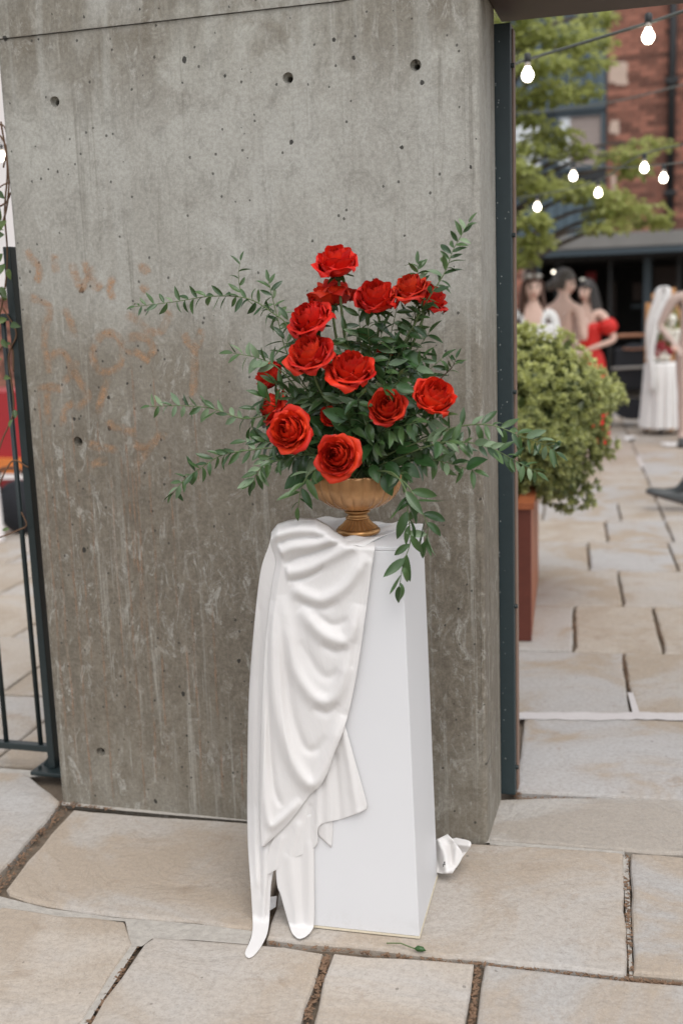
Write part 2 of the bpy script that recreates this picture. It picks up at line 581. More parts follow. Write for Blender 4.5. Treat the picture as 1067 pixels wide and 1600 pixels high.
M = dict(
    concrete=mat_concrete(),
    stone=mat_stone('sandstone', (.445, .385, .322), (.385, .362, .338)),
    stone2=mat_stone('courtyard_stone', (.44, .375, .305), (.41, .395, .385)),
    thresh=mat_stone('threshold_concrete', (.42, .39, .355), (.42, .39, .355), stain=(.33, .30, .26)),
    soil=plain('joint_soil', (.15, .115, .082), .95, var=.5, scale=60, bump=.6, bd=.01),
    mortar=plain('mortar', (.38, .35, .31), .9, var=.35, scale=50, bump=.7, bd=.008),
    whitepaint=plain('white_mortar', (.52, .48, .46), .8, var=.1, scale=40, bump=.3),
    debris=plain('leaf_litter', (.17, .10, .058), .85, var=.6, scale=80, bump=0),
    steel=plain('green_black_steel', (.014, .023, .024), .42, var=.25, scale=60, bump=.05),
    steelface=plain('painted_steel', (.020, .034, .038), .45, var=.2, scale=40, bump=.05),
    flake=plain('bare_metal_flake', (.30, .33, .32), .6),
    copper=plain('brown_edge', (.20, .125, .09), .6, var=.25, scale=25),
    lintel=plain('brown_steel', (.058, .038, .028), .55, var=.2, scale=12),
    white=mat_white(),
    edge=plain('raw_board_edge', (.62, .55, .42), .7),
    cloth=mat_cloth(),
    petal=mat_petal(),
    leaf=mat_leaf('ruscus_leaf', (.024, .060, .020), (.085, .150, .050), .30, .18),
    pale=mat_leaf('ruscus_leaf_underside', (.13, .20, .11), (.22, .30, .17), .5, .2),
    broad=mat_leaf('rose_leaf', (.025, .075, .020), (.055, .13, .035), .4, .16),
    stem=plain('green_stem', (.10, .14, .05), .6, var=.3, scale=40, bump=0),
    darkstem=plain('brown_stem', (.07, .05, .03), .7, var=.3, scale=40, bump=0),
    gold=plain('antique_gold', (.40, .215, .085), .30, metal=.8, var=.45, scale=28, bump=.25),
    goldb=plain('amber_bowl', (.50, .275, .125), .26, metal=.55, var=.40, scale=22, bump=.35),
    wood=plain('stained_wood', (.30, .085, .030), .5, var=.35, scale=20),  # lit copy of the planter wood, for its sides and rim
    woodshade=plain('shaded_stained_wood', (.115, .026, .014), .55, var=.3, scale=20),  # shaded copy of the same wood, for the planter's ends
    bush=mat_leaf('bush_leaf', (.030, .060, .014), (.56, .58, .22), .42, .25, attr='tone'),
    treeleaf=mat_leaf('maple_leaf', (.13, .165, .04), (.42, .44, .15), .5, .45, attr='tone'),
    bark=plain('bark', (.06, .045, .035), .9, var=.4, scale=20, bump=.5),
    brick=plain('brick', (.22, .092, .062), .85, var=.35, scale=18, objvar=.45, bump=.3),
    bmortar=plain('brick_mortar', (.26, .20, .165), .9, var=.3, scale=20),
    render=plain('old_render', (.46, .35, .285), .9, var=.15, scale=8),
    clad=plain('slate_cladding', (.055, .085, .105), .55, var=.15, scale=6, objvar=.12),
    winframe=plain('slate_frame', (.04, .06, .075), .5),
    pane=mat_glass('window_pane', (.55, .58, .60)),  # pale base colour paints the sky's reflection into the glass
    blind=plain('window_blind', (.26, .215, .195), .8),
    black=plain('black_paint', (.008, .009, .010), .5),
    dark=plain('dark_interior', (.010, .009, .009), .8),  # near-black, so the deep shade of the room is put into the colour
    darkbrown=plain('dark_timber', (.030, .018, .014), .7),
    fascia=plain('grey_fascia', (.17, .165, .155), .85, var=.25, scale=4),
    bulb=mat_emit('lit_bulb', (1.0, .90, .74), 5.0),
    cable=plain('cable', (.10, .11, .10), .6),
    socket=plain('socket', (.02, .022, .022), .5),
    cap=plain('bulb_cap', (.5, .45, .40), .5),
    skin=plain('skin', (.62, .40, .31), .5, var=.06, scale=8, bump=0),
    skin2=plain('skin_pale', (.68, .46, .37), .5, var=.06, scale=8, bump=0),
    eye=plain('eye', (.03, .02, .015), .3, bump=0),
    lip=plain('lip', (.40, .09, .07), .45, bump=0),
    hairdk=plain('dark_hair', (.022, .017, .014), .4, var=.4, scale=60, bump=.3),
    hairbr=plain('brown_hair', (.085, .038, .022), .45, var=.4, scale=60, bump=.3),
    hairgr=plain('ash_brown_hair', (.075, .062, .052), .38, var=.4, scale=60, bump=.3),
    red=plain('red_dress_fabric', (.62, .018, .012), .6, var=.15, scale=12),
    blush=plain('blush_satin', (.62, .47, .42), .5, var=.08, scale=8),
    whitefab=plain('white_fabric', (.74, .73, .71), .75, var=.06, scale=12),
    suit=plain('beige_suit', (.47, .36, .31), .8, var=.08, scale=20),
    darksuit=plain('charcoal_trousers', (.03, .035, .037), .8, var=.15, scale=20),
    shoe=plain('grey_shoe_leather', (.05, .055, .055), .45),
    sole=plain('shoe_sole', (.035, .022, .018), .7),
    tan=plain('tan_leather', (.33, .15, .08), .55),
    fabricblk=plain('black_stroller_fabric', (.011, .012, .016), .8),
    metal=plain('grey_metal', (.38, .36, .33), .4, metal=.5),
    rubber=plain('rubber', (.015, .015, .016), .7),
    honey=plain('honey_wood', (.52, .26, .10), .5, var=.2, scale=15),
    redpaint=plain('red_paint', (.30, .012, .016), .5),
    orange=plain('orange_paint', (.55, .16, .03), .55),
    whitewall=plain('white_render', (.72, .68, .66), .9, var=.05, scale=3),
    ivy=mat_leaf('climber_leaf', (.035, .075, .022), (.13, .19, .05), .42, .25),
    vine=plain('vine', (.14, .075, .04), .8, var=.3, scale=40, bump=0),
    flowerw=plain('white_flower', (.72, .70, .62), .7),
    flowerr=plain('crimson_flower', (.22, .015, .02), .6),
    ghost=mat_stain('faded_orange_paint', (.40, .235, .130), .78),
    drip=mat_stain('rust_run', (.33, .19, .115), .62),
    seam_shade=plain('seam_shade', (.09, .083, .072), .9, bump=0),  # dark colour of the shadow line drawn on the wall seam
    inktag=plain('black_print', (.02, .02, .02), .6, bump=0),
)

# ------------------------------------------------------------------ ground and paving
ground = obj('ground', ([(-160, -120, -.024), (160, -120, -.024), (160, 260, -.024), (-160, 260, -.024)], [(0, 1, 2, 3)]), M['soil'])
tag(ground, kind='structure')

def slab(parent, poly, mat, gap=.0022, jit=.0035, top=0.0, name='paving_slab'):
    """poly: ground points, counter-clockwise; edges are broken up, the rim is worn, joints stay open."""
    p = [Vector((q[0], q[1])) for q in poly]
    area = sum(a.x * b.y - b.x * a.y for a, b in zip(p, p[1:] + p[:1]))
    if area < 0: p.reverse()
    pts = []
    for a, b in zip(p, p[1:] + p[:1]):
        L = (b - a).length
        k = max(1, min(14, int(L / .07)))
        d = (b - a) / L
        nrm = Vector((-d.y, d.x))
        for i in range(k):
            j = (rnd.random() - .3) * jit * 2 if i else jit * 1.5
            pts.append(a + (b - a) * (i / k) + nrm * (gap + max(-gap * .6, j)))
    n = len(pts)
    c = sum(pts, Vector((0, 0))) / n
    tx, ty = (rnd.random() - .5) * .006, (rnd.random() - .5) * .006
    dz = top + (rnd.random() - .5) * .003
    V = []
    for s_, zz in ((0.0, -.05), (0.0, -.0075), (.004, -.002), (.012, 0.0)):
        for i in range(n):
            a, b = pts[i - 1], pts[(i + 1) % n]
            d = (b - a).normalized()
            q = pts[i] + Vector((-d.y, d.x)) * s_ * (.7 + .6 * rnd.random())
            V.append((q.x, q.y, dz + zz + (q.x - c.x) * tx + (q.y - c.y) * ty))
    F = []
    for r in range(3):
        for i in range(n):
            F.append((r * n + i, r * n + (i + 1) % n, (r + 1) * n + (i + 1) % n, (r + 1) * n + i))
    F.append(tuple(range(3 * n, 4 * n)))
    return obj(name, (V, F), mat, parent)

paving = empty('pavement', (0, 2.2, 0))
tag(paving, kind='structure')
def gp(*pp): return [G(x, y) for x, y in pp]
fg = [
    gp((-420, 1215), (40, 1205), (98, 1250), (60, 1300), (0, 1366), (-120, 1490), (-520, 1470)),
    gp((112, 1264), (250, 1274), (457, 1289), (411, 1462), (390, 1453), (304, 1441), (177, 1431), (76, 1416), (12, 1398), (6, 1388), (60, 1322)),
    gp((460, 1290), (700, 1312), (760, 1316), (973, 1330), (978, 1420), (983, 1523), (882, 1513), (746, 1499), (540, 1478), (415, 1466)),
    gp((981, 1333), (1067, 1337), (1600, 1370), (1650, 1585), (1067, 1530), (989, 1523)),
    gp((-110, 1500), (0, 1415), (101, 1428), (197, 1437), (212, 1472), (177, 1523), (129, 1600), (60, 1720), (-330, 1700)),
    gp((238, 1462), (385, 1471), (506, 1487), (504, 1505), (483, 1569), (440, 1715), (80, 1715), (135, 1600), (185, 1525), (220, 1474)),
    gp((516, 1488), (740, 1502), (744, 1512), (731, 1600), (716, 1715), (452, 1715), (492, 1572)),
    gp((752, 1506), (900, 1520), (985, 1529), (1067, 1536), (1210, 1550), (1215, 1730), (724, 1715), (737, 1610)),
    gp((1218, 1551), (1650, 1592), (1700, 1760), (1224, 1735)),
    gp((-330, 1706), (60, 1724), (300, 1730), (240, 2050), (-500, 2000)),
    gp((306, 1730), (850, 1728), (860, 2060), (246, 2055)),
    gp((857, 1728), (1500, 1748), (1540, 2100), (867, 2062)),
]
for k, poly in enumerate(fg):
    slab(paving, poly, M['stone'])
# threshold strip in the gateway: smooth cement band
thr = gp((748, 1310), (880, 1321), (1067, 1334), (1600, 1366), (1560, 1262), (1067, 1247), (900, 1243), (800, 1245), (766, 1248))
slab(paving, thr, M['thresh'], gap=.002, name='threshold_slab')

# courtyard paving behind the gate: rows of long slabs running away from the wall
O_ = G(1052, 845)
vd = (G(991, 703) - O_).normalized()
ud = Vector((vd.y, -vd.x, 0))
def uvp(u, v):
    q = O_ + ud * u + vd * v
    return (q.x, q.y)
rows = [-3.72, -3.05, -2.275, -1.53, -.79, -.03, .64, 1.35, 2.10, 2.69, 3.45, 4.1, 4.75, 5.5, 6.2, 7.0, 7.8, 8.6, 9.4, 10.3]
known = {0: [-.80, .9], 1: [-1.05, -.408, .55], 2: [-.61, -.235, .5], 3: [-.98, -.37, .35], 4: [-.52, -.04, .6], 5: [-.96, -.395, 0], 6: [-.285, 0, .62], 7: [-.70, 0, .45], 8: [-.5, 0, .7]}
for r in range(len(rows) - 1):
    js = list(known.get(r, [-.3 - .5 * rnd.random(), 0.0, .45 + .3 * rnd.random()]))
    x = js[0]
    while x > -5.2:
        x -= .42 + .4 * rnd.random()
        js.insert(0, x)
    x = js[-1]
    while x < 3.4:
        x += .42 + .4 * rnd.random()
        js.append(x)
    for a, b in zip(js, js[1:]):
        if r == 0 and b < -.75 and a > -1.9: continue      # under the concrete wall
        if r == 0 and a < -1.6 and b > -2.0: b = -1.95
        if b - a < .05: continue
        slab(paving, [uvp(a, rows[r]), uvp(b, rows[r]), uvp(b, rows[r + 1]), uvp(a, rows[r + 1])], M['stone2'], gap=.006, jit=.003, top=-.001)
# cement fill: band in the joint left of the plinth, white line in the courtyard, patches
def flat(name, pts, z, mat, parent=paving):
    return obj(name, ([(q[0], q[1], z) for q in pts], [tuple(range(len(pts)))]), mat, parent)
flat('mortar_joint', gp((-60, 1388), (0, 1398), (76, 1417), (177, 1431), (304, 1441), (395, 1452), (388, 1473), (300, 1466), (238, 1464), (222, 1476), (205, 1476), (196, 1437), (101, 1430), (0, 1418), (-60, 1405)), -.0045, M['mortar'])
flat('mortar_joint', gp((200, 1474), (216, 1474), (180, 1530), (150, 1575), (128, 1612), (112, 1612), (150, 1540)), -.005, M['mortar'])
flat('mortar_joint', gp((97, 1256), (250, 1270), (455, 1287), (700, 1310), (765, 1315), (765, 1309), (455, 1280), (97, 1249)), -.004, M['mortar'])
flat('mortar_joint', gp((765, 1312), (900, 1323), (975, 1329), (975, 1334), (900, 1328), (765, 1318)), -.003, M['mortar'])
flat('mortar_joint', gp((972, 1330), (981, 1333), (988, 1524), (983, 1524)), -.009, M['mortar'])
flat('mortar_joint', gp((-40, 1196), (60, 1203), (66, 1212), (30, 1214), (-40, 1208)), -.003, M['mortar'])
V = []
for i in range(25):
    x = 803 + i * 16
    V.append((G(x, 1113 + .012 * i + 2 * rnd.random()), G(x, 1124 + .012 * i + 3 * rnd.random())))
obj('white_mortar_line', ([(a.x, a.y, .0025) for a, b in V] + [(b.x, b.y, .0025) for a, b in V], [(25 + i, 26 + i, i + 1, i) for i in range(24)]), M['whitepaint'], paving)
flat('white_mortar_line', gp((980, 1083), (988, 1083), (999, 1116), (988, 1116)), .003, M['whitepaint'])
flat('white_mortar_line', gp((993, 713), (998, 713), (1006, 730), (1000, 730)), .003, M['whitepaint'])

# leaf litter lying in the open joints
V, F = [], []
def litter(path, n, wpx, zb=-.012, s=(.003, .010)):
    for _ in range(n):
        k = rnd.random() * (len(path) - 1)
        i = min(int(k), len(path) - 2)
        t = k - i
        x = path[i][0] + (path[i + 1][0] - path[i][0]) * t + (rnd.random() - .5) * wpx
        y = path[i][1] + (path[i + 1][1] - path[i][1]) * t + (rnd.random() - .5) * wpx * .6
        c = G(x, y) + Vector((0, 0, zb + rnd.random() * .008))
        L = s[0] + rnd.random() * (s[1] - s[0])
        th = rnd.random() * 6.28
        a = Vector((math.cos(th), math.sin(th), (rnd.random() - .5) * .6)) * L
        b = Vector((-math.sin(th), math.cos(th), (rnd.random() - .5) * .6)) * L * .45
        m0 = len(V)
        V.extend([c - a, c + b, c + a + Vector((0, 0, .002)), c - b])
        F.append((m0, m0 + 1, m0 + 2, m0 + 3))
litter([(100, 1256), (60, 1305), (0, 1378), (-30, 1410)], 260, 16)
litter([(510, 1490), (505, 1515), (485, 1570), (470, 1620)], 220, 9)
litter([(746, 1505), (735, 1610)], 120, 8)
litter([(420, 1470), (746, 1502), (985, 1527), (1067, 1534)], 300, 5)
litter([(978, 1335), (985, 1522)], 130, 9)
litter([(805, 1160), (808, 1240)], 260, 9)
litter([(803, 1243), (930, 1246)], 60, 5)
litter([(889, 950), (905, 1015)], 160, 6); litter([(1010, 950), (1045, 1015)], 160, 6)
litter([(971, 1020), (987, 1085)], 150, 6); litter([(912, 852), (927, 886)], 80, 5); litter([(940, 816), (955, 845)], 100, 5)
litter([(215, 1475), (135, 1600)], 90, 6)
litter([(95, 1254), (180, 1266)], 60, 8, -.004)
lit = obj('leaf_litter', (V, F), M['debris'])
tag(lit, 'brown leaf litter and grit lying in the joints of the paving', 'litter', kind='stuff')

# ------------------------------------------------------------------ concrete wall
WY, WX0, WX1, WT = 2.905, -1.782, -.440, .30
def rounded(x0, x1, y0, y1, r, n=5):
    out = []
    for cx, cy, a0 in ((x1 - r, y0 + r, -90), (x1 - r, y1 - r, 0), (x0 + r, y1 - r, 90), (x0 + r, y0 + r, 180)):
        for k in range(n + 1):
            a = math.radians(a0 + 90 * k / n)
            out.append((cx + r * math.cos(a), cy + r * math.sin(a)))
    return out
wall = empty('concrete_wall', (-1.1, WY, 0), 'tall weathered grey concrete wall behind the plinth and roses', 'wall')
holes = [(86, 159), (450, 122), (649, 102), (122, 690), (158, 1175)]
SEAM = P(135, 47, WY).z
low = obj('lower_pour', prism(rounded(WX0, WX1, WY, WY + WT, .016), -.03, SEAM), M['concrete'], wall)
up = obj('upper_pour', prism(rounded(WX0 - .002, P(545, 100, WY).x, WY - .0035, WY + WT + .002, .008), SEAM + .002, 3.3), M['concrete'], wall)
up2 = obj('upper_pour', prism(rounded(P(545, 100, WY).x + .003, WX1, WY, WY + WT, .016), SEAM + .001, 3.3), M['concrete'], wall)
cutters = []
for hx, hy in holes:
    c = P(hx, hy, WY)
    r = .0135
    prof = [(r * 1.25, -.02), (r, .012), (r * .55, .02), (r * .5, .14)]
    V, F = lathe(prof, 20)
    V = [(c.x + a, c.y + z, c.z + b) for a, b, z in V]
    cm = make_mesh('cut', V, F)
    bmx = bmesh.new(); bmx.from_mesh(cm); bmesh.ops.recalc_face_normals(bmx, faces=bmx.faces); bmx.to_mesh(cm); bmx.free()
    co = bpy.data.objects.new('cut', cm)
    col.objects.link(co)
    cutters.append(co)
    V, F = lathe([(r * 1.6, 0), (r * 1.95, -.0016), (r * 1.3, -.0016), (r * 1.1, .003)], 22, cap=False)
for o in (low,):
    for c in cutters:
        bm_ = o.modifiers.new('tie_hole', 'BOOLEAN')
        bm_.object = c
        bm_.operation = 'DIFFERENCE'
        bm_.solver = 'EXACT'
bpy.context.view_layer.update()
dg = bpy.context.evaluated_depsgraph_get()
newme = bpy.data.meshes.new_from_object(low.evaluated_get(dg))
# cutters are positioned in world space; the wall part is offset by its parent, so the evaluated mesh is already right
low.modifiers.clear()
low.data = newme
for c in cutters:
    bpy.data.objects.remove(c)

def ribbon(name, path_px, wid, mat, parent, Y, closed=False, n=6, edges=(0, .8, 1, .8, 0), wob=.25, taper=False):
    """film of old paint on the wall, following a path given as points on its face"""
    pts = spline([(P(x, y, Y).x, P(x, y, Y).z) for x, y in path_px], n)
    V, F, A = [], [], []
    k = len(edges)
    for i, p in enumerate(pts):
        a, b = pts[max(0, i - 1)], pts[min(len(pts) - 1, i + 1)]
        d = b - a
        d = d / (np.linalg.norm(d) + 1e-9)
        nx, nz = -d[1], d[0]
        wd = wid * (1 + wob * (rnd.random() - .5))
        if taper: wd *= 1 - .45 * i / len(pts)
        e = min(1.0, i / 2, (len(pts) - 1 - i) / 2)
        for j in range(k):
            s_ = (j / (k - 1) - .5) * wd
            V.append((p[0] + nx * s_, Y, p[1] + nz * s_))
            A.append(edges[j] * e)
    for i in range(len(pts) - 1):
        for j in range(k - 1):
            F.append((i * k + j, i * k + j + 1, (i + 1) * k + j + 1, (i + 1) * k + j))
    o = obj(name, (V, F), mat, parent)
    at = o.data.attributes.new('edge', 'FLOAT', 'POINT')
    at.data.foreach_set('value', A)
    return o
GY = WY - .0012
strokes = [
    [(42, 388), (48, 402), (60, 415), (62, 430), (56, 442)], [(86, 395), (87, 412), (88, 428)],
    [(45, 465), (65, 470), (78, 485), (72, 510), (70, 535), (75, 565), (78, 585)], [(58, 607), (80, 605), (102, 609)], [(76, 560), (98, 550), (112, 580), (96, 600)],
    [(74, 600), (75, 640), (77, 668)], [(112, 408), (118, 430), (128, 450), (142, 432), (150, 450), (160, 440)], [(132, 405), (138, 425), (150, 420)],
    [(150, 535), (162, 522), (182, 524), (192, 545), (186, 572), (165, 582), (150, 572), (145, 550), (150, 535)], [(120, 560), (118, 580), (128, 600), (138, 620), (118, 640)],
    [(170, 590), (160, 620), (152, 650)], [(136, 694), (158, 698), (186, 704)], [(140, 728), (155, 722), (170, 720)], [(168, 655), (180, 668), (200, 670)],
    [(98, 670), (102, 640), (118, 628)],
    [(215, 420), (225, 418), (232, 430)], [(196, 490), (215, 500), (232, 516), (250, 518), (262, 500), (264, 482)], [(198, 530), (215, 525), (230, 530), (240, 545), (232, 560)],
    [(192, 530), (195, 550), (212, 550), (228, 560), (236, 565)], [(286, 518), (292, 532), (303, 548), (304, 575), (303, 600), (301, 625)], [(316, 512), (312, 530), (304, 545)],
    [(190, 670), (205, 676), (215, 672)], [(205, 690), (225, 700), (240, 692), (250, 680), (262, 684)], [(240, 690), (225, 712), (210, 728)],
    [(220, 455), (226, 450), (232, 456)], [(100, 480), (110, 500), (118, 530)], [(178, 430), (172, 450), (178, 470)],
]
for s_ in strokes:
    ribbon('graffiti_mark', s_, .031, M['ghost'], wall, GY)
runs = [(77, 665, 98, 1230), (99, 690, 112, 1245), (112, 640, 128, 1050), (136, 700, 146, 1255), (188, 705, 176, 1262), (172, 730, 184, 1120), (205, 560, 210, 780), (206, 730, 214, 1000),
        (212, 725, 221, 1230), (262, 690, 270, 960), (303, 620, 306, 800), (238, 565, 242, 700), (196, 670, 200, 900), (232, 720, 247, 1180), (296, 900, 301, 1262), (330, 930, 338, 1140),
        (345, 1160, 352, 1255), (290, 1000, 297, 1100), (58, 600, 86, 1150), (375, 1150, 380, 1260), (152, 650, 154, 720)]
for x0, y0, x1, y1 in runs:
    X0 = P(x0, y0, WY).x
    n_ = max(3, int(abs(y1 - y0) / 45))
    path = []
    zt, zb = P(x0, y0, WY).z, P(x1, y1, WY).z
    # runs fall plumb, with a small wander
    pts = []
    for i in range(n_ + 1):
        z = zt + (zb - zt) * i / n_
        q = Vector((X0 + (rnd.random() - .5) * .006, WY, z))
        d = q - CAM
        k_ = d.dot(FW)
        pts.append((PW / 2 + FPX * d.dot(RT) / k_, PH / 2 - FPX * d.dot(UP) / k_))
    ribbon('rust_run', pts, .0055 + .003 * rnd.random(), M['drip'], wall, GY - .0004 - .0001 * rnd.random(), n=4, wob=.8)
# casting fins along panel joints and the worn arris
for path, wd in (([(545, 0), (548, 200), (552, 420)], .004), ([(750, 860), (754, 1000), (756, 1200)], .004), ([(762, 700), (765, 950), (768, 1200)], .003)):
    a, b = P(*path[0], WY), P(*path[-1], WY)
    xs = a.x
    pts = [(xs + (rnd.random() - .5) * .0015, WY + .0002, a.z + (b.z - a.z) * i / 40) for i in range(41)]
    if pts[0][2] > SEAM: pts = [(p[0], p[1], min(p[2], SEAM)) for p in pts]
    obj('casting_fin', tube(pts, [wd * .3 * (.3 + rnd.random()) for _ in pts], 6), M['concrete'], wall)
fd = []
for i in range(60):
    x = WX0 + (P(530, 3, WY).x - WX0) * i / 59
    fd.append((x, WY - .0038, SEAM + .0012 + (rnd.random() - .5) * .002))
obj('seam_shadow_line', tube(fd, [.0005 * (.2 + rnd.random()) for _ in fd], 5), M['seam_shade'], wall)  # thin dark tube laid on the seam, painting in its shadow

# ------------------------------------------------------------------ gateway: post, strip, lintel
gate = empty('gate_frame', (-.42, 3.24, 0), 'dark green steel gate post and brown lintel at the end of the concrete wall', 'gate frame')
bevel(obj('post', box(-.4445, -.399, 3.212, 3.29, .004, 2.236), M['steelface'], gate), .003)
obj('edge_strip', box(-.3985, -.3945, 3.24, 3.285, .01, 2.225), M['copper'], gate)  # narrow brown strip along the inner side of the post
bevel(obj('lintel', box(-.4395, 2.6, 2.93, 3.33, 2.265, 2.62), M['lintel'], gate), .004)
for yy in (104, 368, 612, 945, 1195):
    c = P(800, yy, 3.24)
    obj('hinge_bolt', tube([(-.3985, 3.225, c.z), (-.390, 3.225, c.z)], .0065, 10), M['steel'], gate)
V, F = [], []
for _ in range(46):
    z = .1 + 2.1 * rnd.random() ** .8
    x = -.4445 + .003 + .016 * rnd.random() ** 2 if rnd.random() < .75 else -.44 + .038 * rnd.random()
    s_ = .0008 + .0014 * rnd.random()
    n0 = len(V)
    V += [(x, 3.2113, z - s_), (x + s_, 3.2113, z), (x, 3.2113, z + s_ * 1.6), (x - s_, 3.2113, z)]
    F.append((n0, n0 + 1, n0 + 2, n0 + 3))
tag(obj('paint_chips', (V, F), M['flake'], gate), kind='stuff')

# ------------------------------------------------------------------ railing on the left
rail = empty('railing', (-1.9, 3.09, 0), 'dark green metal railing left of the concrete wall', 'railing')
bevel(obj('post', box(-1.917, -1.892, 3.065, 3.115, .03, 1.71), M['steel'], rail), .002)
bevel(obj('base_plate', box(-1.965, -1.80, 3.03, 3.15, .014, .028), M['steel'], rail), .003)
obj('gusset', ([(-1.95, 3.088, .028), (-1.917, 3.088, .028), (-1.917, 3.088, .075), (-1.95, 3.094, .028), (-1.917, 3.094, .028), (-1.917, 3.094, .075)], [(0, 1, 2), (5, 4, 3), (0, 3, 4, 1), (1, 4, 5, 2), (2, 5, 3, 0)]), M['steel'], rail)
for x in (-1.945, -1.82):
    obj('bolt', lathe([(.006, 0), (.006, .008), (.003, .010)], 8, (x, 3.06, .0285)), M['steel'], rail)
    obj('foot', box(x - .012, x + .012, 3.08, 3.11, 0, .0135), M['steel'], rail)
for z in (.09, 1.50):
    bevel(obj('rail', box(-4.6, -1.918, 3.075, 3.105, z - .011, z + .011), M['steel'], rail), .002)
for k in range(20):
    x = -1.953 - .1295 * k
    obj('bar', tube([(x, 3.09, .102), (x, 3.09, 1.488)], .0085, 10), M['steel'], rail, smooth=True)
bevel(obj('post', box(-4.64, -4.602, 3.065, 3.115, 0, 1.71), M['steel'], rail), .002)

# ------------------------------------------------------------------ buildings behind the courtyard
BY = 17.0
XB = P(947, 200, BY).x                 # corner between cladding and brick
ZC = P(1000, 362, 15.5).z              # top of the canopy fascia
house = empty('brick_house', (XB + 2, BY, 0), 'old red brick house front with patches of pale render behind the courtyard', 'house')
wallp = obj('wall', box(XB, XB + 6, BY + .012, BY + .4, 2.2, 7.5), M['bmortar'], house)
bw, bh = .222, .075
bme = make_mesh('brick', *box(-.1055, .1055, -.012, .05, -.0325, .0325))
bme.materials.append(M['brick'])
hme = make_mesh('brick', *box(-.0505, .0505, -.012, .05, -.0325, .0325))
hme.materials.append(M['brick'])
V, F = [], []
cnt = 0
zr0 = 2.25
for r in range(68):
    z = zr0 + r * bh + bh / 2
    for k in range(26):
        x = XB + .115 + k * bw + (bw / 2 if r % 2 else 0)
        if x > XB + 5.8: continue
        seen = x < XB + 1.35 and 2.25 < z < 5.35
        if seen and cnt < 290:
            cnt += 1
            o = inst('brick', bme, wallp, Matrix.Translation((x, BY + (rnd.random() - .5) * .006, z)))
        else:
            v, f = box(x - .1055, x + .1055, BY - .012 + (rnd.random() - .5) * .006, BY + .05, z - .0325, z + .0325)
            n0 = len(V)
            V += v
            F += [tuple(i + n0 for i in q) for q in f]
        if r % 2 and k == 0 and seen and cnt < 290:
            cnt += 1
            inst('brick', hme, wallp, Matrix.Translation((XB + .0605, BY, z)))
tag(obj('brick_courses', (V, F), M['brick'], wallp), kind='stuff')
def patch(x0, y0, x1, y1, name='render_patch'):
    n_ = 18
    pts = []
    cx, cy = (x0 + x1) / 2, (y0 + y1) / 2
    for k in range(n_):
        th = 2 * math.pi * k / n_
        rr = .8 + .35 * rnd.random()
        ex = 1 / max(abs(math.cos(th)), abs(math.sin(th)))
        pts.append(P(cx + (x1 - x0) / 2 * math.cos(th) * ex * rr * .9, cy + (y1 - y0) / 2 * math.sin(th) * ex * rr * .9, BY - .02))
    V = [tuple(p) for p in pts] + [(p.x, p.y + .03, p.z) for p in pts]
    F = [tuple(range(n_ - 1, -1, -1))] + [(i, (i + 1) % n_, n_ + (i + 1) % n_, n_ + i) for i in range(n_)]
    obj(name, (V, F), M['render'], house)
patch(950, 95, 982, 134)
patch(951, 186, 968, 212)
patch(954, 272, 962, 300)
xp = P(1048, 200, BY - .1).x
pipe = obj('downpipe', tube([(xp, BY - .1, 2.3), (xp, BY - .1, 7.4)], .055, 14), M['black'], house, smooth=True)
for z in (2.9, 4.4, 5.6):
    obj('pipe_bracket', box(xp - .09, xp + .09, BY - .155, BY - .012, z - .03, z + .03), M['black'], pipe)
xs = P(1066, 200, BY).x
obj('side_window', box(xs + .12, xs + 1.0, BY - .03, BY + .05, 3.0, 4.6), M['winframe'], house)

annex = empty('clad_annex', (XB - 2.5, BY, 0), 'slate blue boarded annex with windows left of the brick house', 'building')
obj('wall', box(XB - 6, XB - .004, BY + .03, BY + .4, 2.2, 7.5), M['winframe'], annex)
obj('ground_floor_wall', box(XB - 6, P(836, 450, BY).x, BY + .02, BY + .35, 0, 2.199), M['darkbrown'], annex)
z_top, z_win1, z_win0, z_low = 7.5, P(880, 178, BY).z, P(880, 268, BY).z, 2.3
zt2 = P(890, 42, BY).z
k = 0
x = XB - .01
while x > XB - 5.6:
    for za, zb in ((z_low, z_win0 - .16), (z_win1 + .12, zt2)):
        obj('board', box(x - .135, x - .012, BY, BY + .028, za, zb), M['clad'], annex)
    x -= .14
obj('ledge', box(XB - 5.8, XB - .006, BY - .07, BY + .029, z_win1 + .02, z_win1 + .11), M['winframe'], annex)
obj('sill_band', box(XB - 5.8, XB - .006, BY - .05, BY + .029, z_win0 - .15, z_win0 - .05), M['black'], annex)
obj('head_band', box(XB - 5.8, XB - .006, BY - .04, BY + .029, zt2 + .01, zt2 + .12), M['winframe'], annex)
def window(x0, x1, z0, z1, mat, parent, split=None):
    f = obj('window', join(box(x0, x0 + .05, BY - .03, BY + .03, z0, z1), box(x1 - .05, x1, BY - .03, BY + .03, z0, z1), box(x0 + .05, x1 - .05, BY - .03, BY + .03, z1 - .05, z1), box(x0 + .05, x1 - .05, BY - .03, BY + .03, z0, z0 + .06)), M['winframe'], parent)
    if split:
        obj('pane', box(x0 + .05, split, BY + .005, BY + .02, z0 + .06, z1 - .05), M['pane'], f)
        obj('blind', box(split + .002, x1 - .05, BY + .005, BY + .02, z0 + .06, z1 - .05), mat, f)
    else:
        obj('pane', box(x0 + .05, x1 - .05, BY + .005, BY + .02, z0 + .06, z1 - .05), mat, f)
px = lambda x, y: P(x, y, BY).x
window(px(797, 230), px(850, 230), z_win0, z_win1, M['pane'], annex)
window(px(868, 230), px(944, 230), z_win0, z_win1, M['blind'], annex, split=px(890, 230))
window(px(720, 230), px(785, 230), z_win0, z_win1, M['pane'], annex)
window(px(868, 20), px(912, 20), zt2 + .13, zt2 + 1.3, M['pane'], annex)
